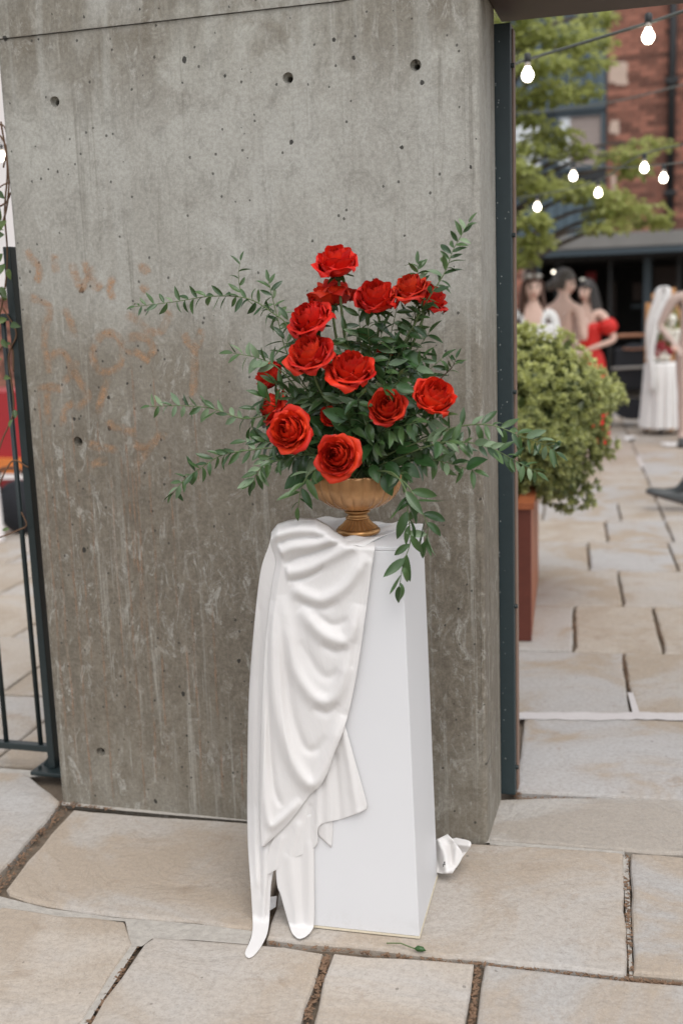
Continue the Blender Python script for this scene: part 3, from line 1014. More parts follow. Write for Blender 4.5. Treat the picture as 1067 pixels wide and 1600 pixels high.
window(px(800, 20), px(845, 20), zt2 + .13, zt2 + 1.3, M['pane'], annex)

bar = empty('garden_room', (XB + 1, 15.5, 0), 'dark open garden room under a flat grey concrete canopy', 'building')
CA, CB = P(832, 380, 15.5).x, 5.5
zf0 = P(1000, 391, 15.5).z
bevel(obj('canopy_fascia', box(CA, CB, 15.5, 15.7, zf0 + .05, ZC), M['fascia'], bar), .01)
obj('fascia_trim', box(CA, CB, 15.53, 15.7, zf0 - .03, zf0 + .046), M['winframe'], bar)
obj('canopy_roof', box(CA, CB, 15.705, BY + .01, zf0 + .06, ZC - .03), M['fascia'], bar)
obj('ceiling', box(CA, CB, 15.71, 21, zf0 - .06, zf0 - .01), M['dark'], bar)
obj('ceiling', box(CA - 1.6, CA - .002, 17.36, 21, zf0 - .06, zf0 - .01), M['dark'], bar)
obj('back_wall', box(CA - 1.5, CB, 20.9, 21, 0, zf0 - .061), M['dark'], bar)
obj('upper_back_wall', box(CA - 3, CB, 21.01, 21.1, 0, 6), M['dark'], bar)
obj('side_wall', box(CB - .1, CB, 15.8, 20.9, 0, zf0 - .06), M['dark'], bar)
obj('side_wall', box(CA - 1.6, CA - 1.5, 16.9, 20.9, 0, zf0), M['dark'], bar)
for x0, x1, m_ in ((866, 878, 'black'), (1004, 1016, 'winframe'), (1056, 1063, 'black'), (950, 955, 'black'), (839, 843, 'winframe')):
    a, b = P(x0, 480, 16.6).x, P(x1, 480, 16.6).x
    obj('post', box(a, b, 16.6, 16.7, 0, zf0 - .061), M[m_], bar)
for x0, x1, y0, y1, m_ in ((948, 962, 440, 498, 'darkbrown'), (988, 1003, 442, 470, 'darkbrown'), (1020, 1060, 415, 470, 'darkbrown'), (985, 1003, 476, 481, 'winframe'), (915, 930, 425, 440, 'redpaint')):
    a, b = P(x0, y1, 18.5), P(x1, y0, 18.5)
    obj('door_panel', box(a.x, b.x, 18.5, 18.55, a.z, b.z), M[m_], bar)
for q in ((864, 425),):
    c = P(*q, 17.4)
    obj('wall_lamp', ball(c, .016), M['bulb'], bar, smooth=True)
# brick pier at the left of the room
pier = empty('brick_pier', (P(800, 500, 13.5).x, 13.5, 0), 'short reddish brick pier behind the clipped bush', 'pier')
a, b = P(770, 500, 13.5).x, P(816, 500, 13.5).x
core = obj('core', box(a + .01, b - .01, 13.51, 13.9, 0, 1.9), M['bmortar'], pier)
for r in range(25):
    for k in range(2 if r % 2 else 2):
        x = a + .112 + k * .222 - (.0 if r % 2 else .0)
        w_ = (b - a) / 2
        x = a + w_ * (k + .5)
        v = inst('brick', bme, core, Matrix.Translation((x, 13.51 + (rnd.random() - .5) * .004, .04 + r * bh)))
        v.scale = ((w_ - .012) / .211, 1, 1)

# white rendered house far left
lh = empty('white_house', (-9, 12, 0), 'pale rendered house with orange brick base glimpsed beyond the railing', 'house')
obj('wall', box(-16, -5.2, 12, 14, 1.75, 6.5), M['whitewall'], lh)
lb = obj('brick_base', box(-16, -5.2, 11.96, 14, 0, 1.74), M['bmortar'], lh)
xl = P(0, 350, 11.95).x
for r in range(23):
    for k in range(8):
        x = xl - .7 + k * .222 + (.111 if r % 2 else 0)
        inst('brick', bme, lb, Matrix.Translation((x, 11.955, .05 + r * bh)))
wl = obj('window', box(xl - 1.2, xl - .2, 11.95, 12.02, 2.2, 3.4), M['winframe'], lh)
obj('pane', box(xl - 1.15, xl - .25, 11.94, 11.949, 2.25, 3.35), M['pane'], wl)

# ------------------------------------------------------------------ leaf sheets joined into crowns
def leaf_cards(specs, shape='oval'):
    """specs: (centre, direction, normal, length, width, tone) -> one mesh of small folded leaves"""
    V, F, T = [], [], []
    for c, d, nrm, L, W_, tone in specs:
        d = d.normalized()
        s_ = d.cross(nrm)
        if s_.length < 1e-4: continue
        s_.normalize()
        n_ = s_.cross(d)
        i0 = len(V)
        up_ = n_ * (W_ * .16)
        V += [c, c + d * (L * .33) + s_ * (W_ * .42) + up_, c + d * (L * .72) + s_ * (W_ * .44) + up_, c + d * L - n_ * (L * .12),
              c + d * (L * .72) - s_ * (W_ * .44) + up_, c + d * (L * .33) - s_ * (W_ * .42) + up_, c + d * (L * .5)]
        F += [(i0, i0 + 1, i0 + 6), (i0 + 1, i0 + 2, i0 + 6), (i0 + 2, i0 + 3, i0 + 6), (i0 + 3, i0 + 4, i0 + 6), (i0 + 4, i0 + 5, i0 + 6), (i0 + 5, i0, i0 + 6)]
        T += [tone] * 7
    return V, F, T

def crown(name, specs, mat, parent):
    V, F, T = leaf_cards(specs)
    o = obj(name, (V, F), mat, parent)
    at = o.data.attributes.new('tone', 'FLOAT', 'POINT')
    at.data.foreach_set('value', T)
    return tag(o, kind='stuff')

def rdir(r_=rnd):
    while True:
        v = Vector((r_.uniform(-1, 1), r_.uniform(-1, 1), r_.uniform(-1, 1)))
        if .05 < v.length < 1: return v.normalized()

# clipped bush in its planter
bc = Vector((-.69, 5.46, .95))
br = Vector((.475, .48, .455))
bush = empty('clipped_bush', (bc.x, bc.y, .55), 'rounded variegated yellow green bush growing in the wooden planter', 'bush')
specs = []
def lump(n_):
    return 1 + .09 * math.sin(5 * n_.x + 3 * n_.z + 1) + .07 * math.sin(7 * n_.y - 4 * n_.z) + .06 * math.sin(11 * n_.z + 6 * n_.x)
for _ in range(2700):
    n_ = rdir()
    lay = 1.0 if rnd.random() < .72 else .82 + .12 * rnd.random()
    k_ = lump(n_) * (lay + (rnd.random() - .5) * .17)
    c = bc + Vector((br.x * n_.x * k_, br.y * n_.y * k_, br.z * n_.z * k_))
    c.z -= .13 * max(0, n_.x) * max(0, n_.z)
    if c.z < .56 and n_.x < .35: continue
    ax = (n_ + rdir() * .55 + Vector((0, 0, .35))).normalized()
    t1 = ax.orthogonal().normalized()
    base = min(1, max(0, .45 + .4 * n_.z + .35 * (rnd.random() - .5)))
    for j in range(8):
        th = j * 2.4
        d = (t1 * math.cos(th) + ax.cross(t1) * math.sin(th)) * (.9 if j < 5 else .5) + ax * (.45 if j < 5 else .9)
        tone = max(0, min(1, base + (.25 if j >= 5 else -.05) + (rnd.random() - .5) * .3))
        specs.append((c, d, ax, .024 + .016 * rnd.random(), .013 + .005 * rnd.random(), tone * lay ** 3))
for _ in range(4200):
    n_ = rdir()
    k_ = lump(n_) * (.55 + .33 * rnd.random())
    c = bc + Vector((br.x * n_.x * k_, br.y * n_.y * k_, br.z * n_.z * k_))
    specs.append((c, rdir(), rdir(), .06, .04, .1 * rnd.random()))  # inner leaves coloured dark, painting shade into the gaps of the bush
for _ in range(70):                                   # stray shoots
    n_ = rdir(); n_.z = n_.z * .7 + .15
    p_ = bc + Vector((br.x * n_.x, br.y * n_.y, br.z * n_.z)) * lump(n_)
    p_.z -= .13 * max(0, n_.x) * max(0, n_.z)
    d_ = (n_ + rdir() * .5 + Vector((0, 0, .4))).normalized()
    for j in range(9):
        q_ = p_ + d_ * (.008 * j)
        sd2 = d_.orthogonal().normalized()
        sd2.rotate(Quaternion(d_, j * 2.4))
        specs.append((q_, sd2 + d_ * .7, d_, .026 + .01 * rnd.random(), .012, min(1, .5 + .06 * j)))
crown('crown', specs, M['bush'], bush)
V, F = [], []
tw = []
for k in range(26):
    d = rdir(); d.z = abs(d.z) * .8 + .1
    e = bc + Vector((br.x * d.x, br.y * d.y, br.z * (d.z * 2 - 1))) * .85
    tw.append(tube([(bc.x + d.x * .03, bc.y + d.y * .03, .52), bc.lerp(e, .4) + Vector((0, 0, -.05)), e], [.012, .007, .003], 6))
obj('branches', join(*tw), M['bark'], bush)

# planter box: front end stands nearest to the gate, long side runs away along the paving rows
pe = G(830, 1003)
planter = empty('planter_box', (pe.x - .3, pe.y + .3, 0), 'reddish brown wooden planter box standing inside the gateway', 'planter')
def pl(u, v): return (pe.x + ud.x * u * 1 + vd.x * v, pe.y + ud.y * u + vd.y * v)
def pbox(u0, u1, v0, v1, z0, z1, flare=0.0):
    q = [pl(u0, v0), pl(u1, v0), pl(u1, v1), pl(u0, v1)]
    q2 = [pl(u0 - flare, v0 - flare), pl(u1 + flare, v0 - flare), pl(u1 + flare, v1 + flare), pl(u0 - flare, v1 + flare)]
    V = [(*p, z0) for p in q] + [(*p, z1) for p in q2]
    return V, [(0, 3, 2, 1), (4, 5, 6, 7), (0, 1, 5, 4), (1, 2, 6, 5), (2, 3, 7, 6), (3, 0, 4, 7)]
zb_ = .60
obj('front_panel', pbox(-.62, 0, 0, .03, .004, zb_), M['woodshade'], planter)
sp = obj('side_panel', pbox(-.03, -.0004, .0305, 1.15, .004, zb_), M['wood'], planter)
sp2 = obj('side_panel', pbox(-.62, -.59, .0305, 1.15, .004, zb_), M['wood'], planter)
obj('back_panel', pbox(-.62, 0, 1.1505, 1.18, .004, zb_), M['woodshade'], planter)
obj('rim', pbox(-.64, .012, -.012, .075, zb_ + .001, zb_ + .026), M['wood'], planter)
obj('rim', pbox(-.06, .012, .0755, 1.195, zb_ + .001, zb_ + .026), M['wood'], planter)
obj('rim', pbox(-.64, -.57, .0755, 1.195, zb_ + .001, zb_ + .026), M['wood'], planter)
obj('soil', pbox(-.59, -.031, .031, 1.15, zb_ - .08, zb_ - .05), M['soil'], planter)

# courtyard tree with flat layered sprays
tree = empty('maple_tree', (P(770, 700, 9.6).x, 9.6, 0), 'light green maple with layered branches above the bush', 'tree')
tb = Vector((P(765, 700, 9.6).x, 9.6, 0))
obj('trunk', tube(spline([(tb.x, tb.y, 0), (tb.x + .06, tb.y, 1.0), (tb.x - .05, tb.y + .05, 2.1), (tb.x + .05, tb.y, 3.4), (tb.x + .02, tb.y, 4.6)], 6), [.11 - .0035 * i for i in range(25)], 10), M['bark'], tree, smooth=True)
pads = [(862, 52, 62, 20, 9.4), (920, 62, 36, 14, 10), (838, 95, 45, 16, 9.0), (900, 92, 48, 14, 9.6), (850, 140, 52, 18, 9.3), (905, 138, 30, 12, 9.8), (822, 180, 30, 14, 9.2), (860, 205, 40, 14, 9.6), (895, 232, 32, 12, 9.8),
        (832, 228, 32, 12, 9.2), (835, 288, 48, 18, 9.2), (888, 292, 46, 15, 9.7), (930, 300, 40, 14, 10), (975, 238, 40, 10, 10.2), (1008, 220, 38, 9, 10.6), (985, 258, 24, 14, 10.2),
        (960, 318, 44, 16, 9.9), (1000, 330, 42, 14, 10.2), (945, 350, 34, 12, 9.8), (1025, 345, 18, 10, 10.4), (828, 340, 30, 14, 9.0), (835, 372, 28, 16, 9.1), (815, 400, 20, 14, 9.1), (760, 60, 60, 24, 9.4), (740, 150, 60, 24, 9.4), (735, 250, 60, 24, 9.4), (700, 330, 60, 24, 9.4), (810, 20, 50, 18, 9.4), (930, 25, 30, 10, 10.2), (800, 255, 30, 14, 9.0)]
specs, limbs = [], []
for x, y, rx, ry, Y in pads:
    c = P(x, y, Y)
    k_ = Y / FPX
    R_ = Vector((rx * k_ * 1.1, rx * k_ * .9, ry * k_))
    st = Vector((tb.x, tb.y, max(.9, c.z - .5)))
    mid = st.lerp(c, .55) + Vector((0, 0, .12))
    limbs.append(tube(spline([tuple(st), tuple(mid), tuple(c)], 5), [.03 - .0024 * i for i in range(11)], 6))
    n_ = int(rx * ry * .20) + 45
    for _ in range(n_):
        d = rdir()
        r_ = rnd.random() ** .45
        q = c + Vector((R_.x * d.x * r_, R_.y * d.y * r_, R_.z * d.z * r_ - .05 * (d.x * d.x + d.y * d.y) * r_))
        dd = Vector((d.x + rnd.uniform(-.6, .6), d.y + rnd.uniform(-.6, .6), rnd.uniform(-.7, .15)))
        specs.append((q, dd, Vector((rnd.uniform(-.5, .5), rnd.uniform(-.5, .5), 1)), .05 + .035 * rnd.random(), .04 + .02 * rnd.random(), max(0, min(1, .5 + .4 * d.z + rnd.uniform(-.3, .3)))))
obj('limbs', join(*limbs), M['bark'], tree, smooth=True)
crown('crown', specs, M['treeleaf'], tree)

# ------------------------------------------------------------------ festoon lights
def festoon(path, bulbs, rad, label, bs=.78):
    """path: world points of the sagging cable; bulbs: world points of the glass centres, each below the cable"""
    t = empty('string_lights', path[0], label, 'string lights', 'festoon strings over the courtyard')
    obj('cable', tube(spline([tuple(p) for p in path], 10), rad, 8), M['cable'], t, smooth=True)
    for b in bulbs:
        h = .034 * bs
        g = obj('bulb', lathe([(.002, -.028 * bs), (.014 * bs, -.025 * bs), (.024 * bs, -.012 * bs), (.027 * bs, .0), (.024 * bs, .013 * bs), (.016 * bs, .026 * bs), (.0125 * bs, .036 * bs)], 20, b), M['bulb'], t, smooth=True)
        obj('cap', lathe([(.0128 * bs, .0365 * bs), (.0128 * bs, .052 * bs), (.011 * bs, .056 * bs)], 14, b), M['cap'], g, smooth=True)
        obj('socket', lathe([(.014 * bs, .0565 * bs), (.0155 * bs, .06 * bs), (.0155 * bs, .088 * bs), (.010 * bs, .094 * bs)], 14, b), M['socket'], g, smooth=True)
a1, a2 = P(824, 118, 4.5), P(1012, 58, 4.35)
top = lambda p, s_=.78: p + Vector((0, 0, .09 * s_))
festoon([P(797, 103, 4.52), P(824, 93, 4.5), P(900, 70, 4.44), P(1012, 36, 4.35), P(1100, 8, 4.28), P(1300, -40, 4.1)], [a1, a2], .0058, 'thick near cable with two large lit bulbs beside the gate post', .86)
b1, b2, b3 = P(839, 324, 6.9), P(934, 302, 6.7), P(1006, 263, 6.0)
festoon([P(760, 312, 7.1), top(b1), top(b2), top(b3), P(1130, 215, 5.6)], [b1, b2, b3], .0035, 'lower sagging cable with three small lit bulbs before the tree')
c1, c2 = P(895, 276, 6.3), P(1036, 279, 6.2)
festoon([P(780, 240, 6.4), top(c1), P(960, 262, 6.3), top(c2), P(1120, 246, 6.0)], [c1, c2], .0035, 'higher dim cable with two small lit bulbs before the brick house')
festoon([P(700, 180, 8.5), P(830, 176, 8.2), P(952, 160, 8.0), P(1067, 132, 7.8), P(1250, 80, 7.6)], [], .0055, 'dark bare stretch of cable crossing the brick house')
lb_ = P(4, 245, 6.0)
festoon([P(-200, 180, 6), P(-60, 225, 6), top(lb_, 1.0), P(80, 205, 6)], [lb_], .004, 'far left cable with one glowing bulb above the railing')

# ------------------------------------------------------------------ plinth
PZ = .945
pb = [(-.828, 2.378), (-.528, 2.386), (-.541, 2.684), (-.838, 2.676)]
ptp = [(-.803, 2.409), (-.553, 2.4157), (-.560, 2.690), (-.808, 2.684)]
plinth = empty('plinth', (-.685, 2.53, 0), 'tall tapered white plinth carrying the gold bowl of roses', 'plinth')
def face_panel(i, name):
    j = (i + 1) % 4
    cb = Vector((sum(p[0] for p in pb) / 4, sum(p[1] for p in pb) / 4))
    out = []
    for q, z in ((pb[i], .006), (pb[j], .006), (ptp[j], PZ), (ptp[i], PZ)):
        out.append(Vector((q[0], q[1], z)))
    e = (out[1] - out[0]).normalized()
    nin = Vector((-e.y, e.x, 0))
    V = out + [v + nin * .009 for v in out]
    return bevel(obj(name, (V, [(0, 1, 2, 3), (7, 6, 5, 4), (1, 0, 4, 5), (2, 1, 5, 6), (3, 2, 6, 7), (0, 3, 7, 4)]), M['white'], plinth), .0012, 2)
face_panel(0, 'front_panel')
fp = [Vector((*pb[1], .006)), Vector((*pb[2], .006)), Vector((*ptp[2], PZ)), Vector((*ptp[1], PZ))]
def inset_panel(i, name):
    j = (i + 1) % 4
    a, b, c, d = Vector((*pb[i], .006)), Vector((*pb[j], .006)), Vector((*ptp[j], PZ)), Vector((*ptp[i], PZ))
    if i == 1: a, d = a.lerp(b, .031), d.lerp(c, .034)
    if i == 3: b, c = b.lerp(a, .031), c.lerp(d, .034)
    e = (b - a).normalized()
    nin = Vector((-e.y, e.x, 0))
    V = [a, b, c, d] + [v + nin * .009 for v in (a, b, c, d)]
    return bevel(obj(name, (V, [(0, 1, 2, 3), (7, 6, 5, 4), (1, 0, 4, 5), (2, 1, 5, 6), (3, 2, 6, 7), (0, 3, 7, 4)]), M['white'], plinth), .0012, 2)
inset_panel(1, 'side_panel')
inset_panel(3, 'side_panel')
face_panel(2, 'back_panel')
bevel(obj('top_panel', prism([(x, y) for x, y in ptp], PZ + .0005, PZ + .010), M['white'], plinth), .0015)
e_ = .0015
obj('base_edge', prism([(pb[0][0] - e_, pb[0][1] - e_), (pb[1][0] + e_, pb[1][1] - e_), (pb[2][0] + e_, pb[2][1] + e_), (pb[3][0] - e_, pb[3][1] + e_)], .0008, .0052), M['edge'], plinth)

# ------------------------------------------------------------------ draped cloth
drape = empty('draped_cloth', (-.82, 2.40, 0), 'white satin cloth draped in folds over the left side of the plinth', 'cloth')
def seg_dist(px_, py_, A):
    """distance and position along polyline A for arrays of points"""
    best = np.full(px_.shape, 1e9)
    tb_ = np.zeros(px_.shape)
    n_ = len(A) - 1
    for i in range(n_):
        ax, ay = A[i]
        bx, by = A[i + 1]
        dx, dy = bx - ax, by - ay
        t = np.clip(((px_ - ax) * dx + (py_ - ay) * dy) / (dx * dx + dy * dy + 1e-9), 0, 1)
        d = np.hypot(px_ - ax - t * dx, py_ - ay - t * dy)
        mk = d < best
        best = np.where(mk, d, best)
        tb_ = np.where(mk, (i + t) / n_, tb_)
    return best, tb_

def yfront(z):
    return 2.380 + (2.411 - 2.380) * max(0, min(1, z / PZ))

def cloth_sheet(name, left, right, rows_, cols_, ridges, base, thick=.0014, back=None, wave=0.0, extra=None, top=None):
    """left/right: polylines (x, y) of the two borders from top to bottom on the plinth's face (photo units);
    ridges: (polyline, height, sigma, fade) pushes the cloth out from the face."""
    L = np.array(spline(left, 12))
    R = np.array(spline(right, 12))
    def resamp(A, n_):
        s_ = np.concatenate([[0], np.cumsum(np.hypot(*np.diff(A, axis=0).T))])
        q = np.linspace(0, s_[-1], n_ + 1)
        return np.stack([np.interp(q, s_, A[:, 0]), np.interp(q, s_, A[:, 1])], 1)
    L, R = resamp(L, rows_), resamp(R, rows_)
    u = np.linspace(0, 1, cols_ + 1)[None, :]
    X = L[:, :1] * (1 - u) + R[:, :1] * u
    Y = L[:, 1:] * (1 - u) + R[:, 1:] * u
    if top is not None:
        tb2 = np.interp(u[0], [a for a, b in top], [b for a, b in top])
        Y = Y - tb2[None, :] * np.clip(1 - np.linspace(0, 1, rows_ + 1)[:, None] / .10, 0, 1)
    D = np.full(X.shape, base) if not callable(base) else base(np.broadcast_to(u, X.shape), np.broadcast_to(np.linspace(0, 1, rows_ + 1)[:, None], X.shape), X, Y)
    for A, h, sg, fade in ridges:
        A = [tuple(q) for q in spline(A, 6)]
        d, t = seg_dist(X, Y, A)
        f = np.exp(-(d / sg) ** 2)
        if fade: f = f * np.clip(np.minimum(t / fade, (1 - t) / fade), 0, 1) ** .7
        D = D + .62 * h * f
    if extra is not None: D = D + extra(X, Y)
    V = []
    for j in range(rows_ + 1):
        for i in range(cols_ + 1):
            q = P(X[j, i], Y[j, i], 2.40)
            q = P(X[j, i], Y[j, i], yfront(q.z) - D[j, i])
            if q.z < .005: q = G(X[j, i], Y[j, i], .005)
            V.append(q)
    n1 = cols_ + 1
    F = [(j * n1 + i, j * n1 + i + 1, (j + 1) * n1 + i + 1, (j + 1) * n1 + i) for j in range(rows_) for i in range(cols_)]
    o = obj(name, (V, F), M['cloth'], drape, smooth=True)
    sm = o.modifiers.new('relax', 'SMOOTH')
    sm.factor = .4
    sm.iterations = 1
    so = o.modifiers.new('thickness', 'SOLIDIFY')
    so.thickness = thick
    so.offset = 0
    return o

# cloth hanging down the left corner and on to the ground in a tail, behind the front folds
cloth_sheet('side_fall', [(424, 838), (419, 856), (409, 885), (402, 932), (395, 1005), (389, 1090), (387, 1200), (387, 1305), (392, 1385), (395, 1447), (391, 1470), (383, 1488), (385, 1495)],
            [(470, 842), (468, 870), (462, 920), (458, 1000), (455, 1090), (452, 1180), (446, 1260), (434, 1330), (424, 1380), (420, 1447), (411, 1474), (397, 1493), (388, 1497)], 120, 30,
            [([(399, 950), (396, 1100), (398, 1300), (402, 1380)], .006, 4, 0), ([(408, 950), (404, 1100), (405, 1300), (408, 1400)], -.006, 3, 0),
             ([(414, 1330), (413, 1400), (408, 1450), (390, 1490)], .010, 6, 0), ([(424, 1340), (419, 1400), (416, 1450)], -.006, 3, 0)],
            lambda u, v, X, Y: .002 - .060 * (1 - u) ** 2 * np.minimum(1, v * 3) * np.clip((1380 - Y) / 120, 0, 1) + .035 * np.clip((Y - 1430) / 60, 0, 1) ** 2)
# strip below the hem
cloth_sheet('lower_strip', [(430, 1290), (432, 1375), (439, 1400), (449, 1436), (456, 1457), (464, 1466)], [(491, 1270), (491, 1370), (491, 1438), (487, 1454), (477, 1464), (468, 1467)], 44, 24,
            [([(452, 1340), (460, 1400), (466, 1460)], .007, 8, 0), ([(470, 1320), (474, 1455)], -.004, 5, 0), ([(483, 1320), (484, 1450)], .004, 4, 0)], lambda u, v, X, Y: .003 + .006 * v)
# small pleat and the flared hem that shows beneath the cowls
cloth_sheet('pleat', [(490, 1250), (493, 1285), (498, 1306)], [(520, 1250), (520, 1298), (518, 1325)], 18, 12, [([(508, 1260), (510, 1322)], .004, 5, 0)], .002)
cloth_sheet('flared_hem', [(505, 1130), (480, 1215), (450, 1270), (425, 1315), (409, 1371)], [(538, 1130), (548, 1165), (559, 1205), (573, 1256), (569, 1266), (536, 1279), (499, 1290), (494, 1322), (460, 1341), (413, 1370)], 90, 44,
            [([(537, 1145), (549, 1210), (558, 1270)], .010, 6, 0), ([(524, 1180), (532, 1280)], -.007, 5, 0), ([(511, 1200), (514, 1285)], .006, 6, 0), ([(497, 1230), (496, 1320)], .008, 4, 0), ([(484, 1260), (478, 1332)], -.005, 5, 0), ([(466, 1290), (452, 1345)], .006, 6, 0), ([(440, 1310), (428, 1360)], .005, 5, 0)], .005)
# the main front fall: gathered over the top corner, then cowl folds
ridges = [
    ([(429, 833), (450, 823), (475, 820), (498, 824), (514, 832)], .030, 13, 0),
    ([(433, 851), (452, 843), (478, 840), (505, 839), (522, 830)], -.014, 3.5, .1),
    ([(436, 864), (455, 856), (482, 852), (510, 848), (540, 842)], .022, 9, .05),
    ([(443, 883), (462, 873), (488, 865), (512, 855), (546, 844)], -.013, 3.5, .1),
    ([(446, 895), (468, 892), (495, 882), (525, 866), (556, 850)], .018, 9, .05),
    ([(450, 909), (474, 904), (496, 894), (507, 883)], -.011, 3.5, .2),
    ([(455, 918), (480, 931), (506, 936), (540, 915), (574, 868)], .017, 10, .1),
    ([(462, 936), (484, 948), (508, 951), (530, 940)], -.007, 6, .2),
    ([(470, 950), (497, 985), (524, 1000), (546, 996), (562, 945)], .020, 11, .15),
    ([(488, 955), (518, 976), (546, 968)], -.008, 6, .2), ([(500, 1006), (524, 1018), (544, 1012)], -.008, 6, .2),
    ([(441, 930), (456, 1030), (484, 1083), (510, 1096), (531, 1074), (550, 1005)], .019, 11, .12),
    ([(470, 1000), (494, 1045), (514, 1058), (530, 1045)], -.008, 8, .2), ([(488, 1104), (511, 1114), (530, 1098)], -.008, 6, .2),
    ([(425, 940), (429, 1080), (450, 1172), (476, 1219), (496, 1221), (514, 1182), (538, 1118)], .022, 11, .08),
    ([(444, 960), (452, 1090), (472, 1160), (492, 1172), (510, 1150)], -.009, 7, .2),
    ([(434, 960), (440, 1100), (456, 1200)], .005, 4, .2), ([(420, 960), (419, 1100), (427, 1220), (440, 1262)], -.009, 5, .1),
    ([(412, 940), (411, 1100), (412, 1210), (420, 1285), (440, 1280), (470, 1250)], .013, 7, .08),
    ([(578, 880), (571, 955), (557, 1045), (544, 1108)], .003, 3.5, 0), ([(572, 885), (564, 955), (550, 1040)], -.004, 4, 0),
]
bulge = [(0, 0), (.06, 14), (.16, 21), (.28, 26), (.43, 27), (.54, 18), (.60, 10), (.72, -1), (1, 0)]
cloth_sheet('front_fall', [(424, 832), (424, 852), (431, 878), (425, 915), (416, 990), (410, 1080), (407, 1170), (405, 1260), (408, 1322)],
            [(588, 844), (581, 885), (573, 945), (561, 1030), (549, 1095), (537, 1140), (523, 1175), (512, 1206), (500, 1228), (484, 1242), (452, 1284), (412, 1323)], 210, 110, ridges,
            lambda u, v, X, Y: .010 + .006 * np.sin(math.pi * u) - .012 * np.clip((.06 - u) / .06, 0, 1) - .10 * np.clip((.030 - v) / .030, 0, 1) ** 2, top=bulge)
# sheet lying over the top of the plinth under the bowl
def topf(u, v):
    x = -.835 + u * (.195 + .05 * v)
    y = 2.402 + v * .285
    z = PZ + .0135 + .004 * math.sin(9 * u + 5 * v) * v + .003 * math.sin(23 * u - 7 * v) + (.012 * (1 - u) ** 2)
    return (x, y, z)
o = obj('top_sheet', gridf(24, 24, topf), M['cloth'], drape, smooth=True)
so = o.modifiers.new('thickness', 'SOLIDIFY'); so.thickness = .002
# crumpled ends on the ground: behind on the right and beside the tail
def crumple(name, pts_px, z, seed, hgt=.05):
    r_ = random.Random(seed)
    c = sum((G(x, y) for x, y in pts_px), Vector()) / len(pts_px)
    nA, nR = len(pts_px) * 3, 6
    rim = spline([tuple(G(x, y)) for x, y in pts_px + pts_px[:1]], 3)[:-1]
    V = [c + Vector((0, 0, hgt))]
    for k in range(1, nR + 1):
        f = k / nR
        for i, p in enumerate(rim):
            p = Vector(p)
            q = c.lerp(p, f)
            h = hgt * (1 - f) * .9 + hgt * .55 * (r_.random() - .35) * (1 - f * .6) + .003
            V.append(Vector((q.x, q.y, max(.002, h))))
    n_ = len(rim)
    F = [(0, 1 + i, 1 + (i + 1) % n_) for i in range(n_)]
    for k in range(nR - 1):
        for i in range(n_):
            a = 1 + k * n_
            F.append((a + i, a + n_ + i, a + n_ + (i + 1) % n_, a + (i + 1) % n_))
    o = obj(name, (V, F), M['cloth'], drape, smooth=True)
    so = o.modifiers.new('thickness', 'SOLIDIFY'); so.thickness = .002
    return o
def facet(name, tris, mat=None):
    """cloth tip built from a few bent facets: points (x, y, ground height)"""
    V = [G(x, y, 0) if z == 0 else P(x, y, Yd) for x, y, z, Yd in tris[0]]
    o = obj(name, (V, tris[1]), mat or M['cloth'], drape)
    so = o.modifiers.new('t', 'SOLIDIFY'); so.thickness = .002
    return o
cloth_sheet('trailing_end', [(662, 1322), (664, 1342), (676, 1360), (690, 1365)], [(699, 1303), (712, 1318), (722, 1338), (706, 1365)], 26, 22,
            [([(684, 1312), (694, 1335), (697, 1362)], .030, 5, 0), ([(676, 1330), (686, 1358)], -.020, 4, 0), ([(704, 1318), (706, 1350)], -.022, 4, 0), ([(711, 1325), (704, 1360)], .014, 4, 0)], lambda u, v, X, Y: -.33 + .05 * v)
cloth_sheet('trailing_end', [(690, 1314), (696, 1328), (700, 1347)], [(713, 1309), (736, 1317), (721, 1341)], 20, 18,
            [([(700, 1318), (733, 1321)], .020, 4, 0), ([(704, 1330), (726, 1330)], -.018, 4, 0), ([(704, 1340), (720, 1338)], .016, 4, 0)], lambda u, v, X, Y: -.37 + .04 * v)
facet('ground_fold', ([(377, 1434, 1, 2.44), (394, 1421, 1, 2.45), (420, 1402, 1, 2.46), (433, 1400, 1, 2.45), (431, 1417, 1, 2.44), (415, 1428, 1, 2.43), (393, 1441, 1, 2.43)],
                      [(0, 1, 6), (1, 2, 5, 6), (2, 3, 4, 5)]))
q = P(692, 1350, 2.655)
obj('care_mark', join(box(q.x, q.x + .007, q.y - .004, q.y - .0035, q.z, q.z + .002), box(q.x, q.x + .002, q.y - .004, q.y - .0035, q.z - .006, q.z), box(q.x + .003, q.x + .006, q.y - .004, q.y - .0035, q.z + .003, q.z + .009)), M['inktag'], drape)

# fallen green bud on the paving
bud = empty('fallen_bud', G(648, 1486), 'small green bud on a thin stalk lying before the plinth', 'bud')
p0, p1 = G(604, 1476), G(648, 1486)
obj('stalk', tube([p0 + Vector((0, 0, .004)), p0.lerp(p1, .5) + Vector((0, 0, .012)), p1 + Vector((0, 0, .006))], .0016, 6), M['stem'], bud)
p2 = G(665, 1489)
obj('bud', tube([p1 + Vector((0, 0, .006)), p1.lerp(p2, .25) + Vector((0, 0, .008)), p1.lerp(p2, .7) + Vector((0, 0, .008)), p2 + Vector((0, 0, .006))], [.002, .007, .006, .001], 10), M['broad'], bud, smooth=True)

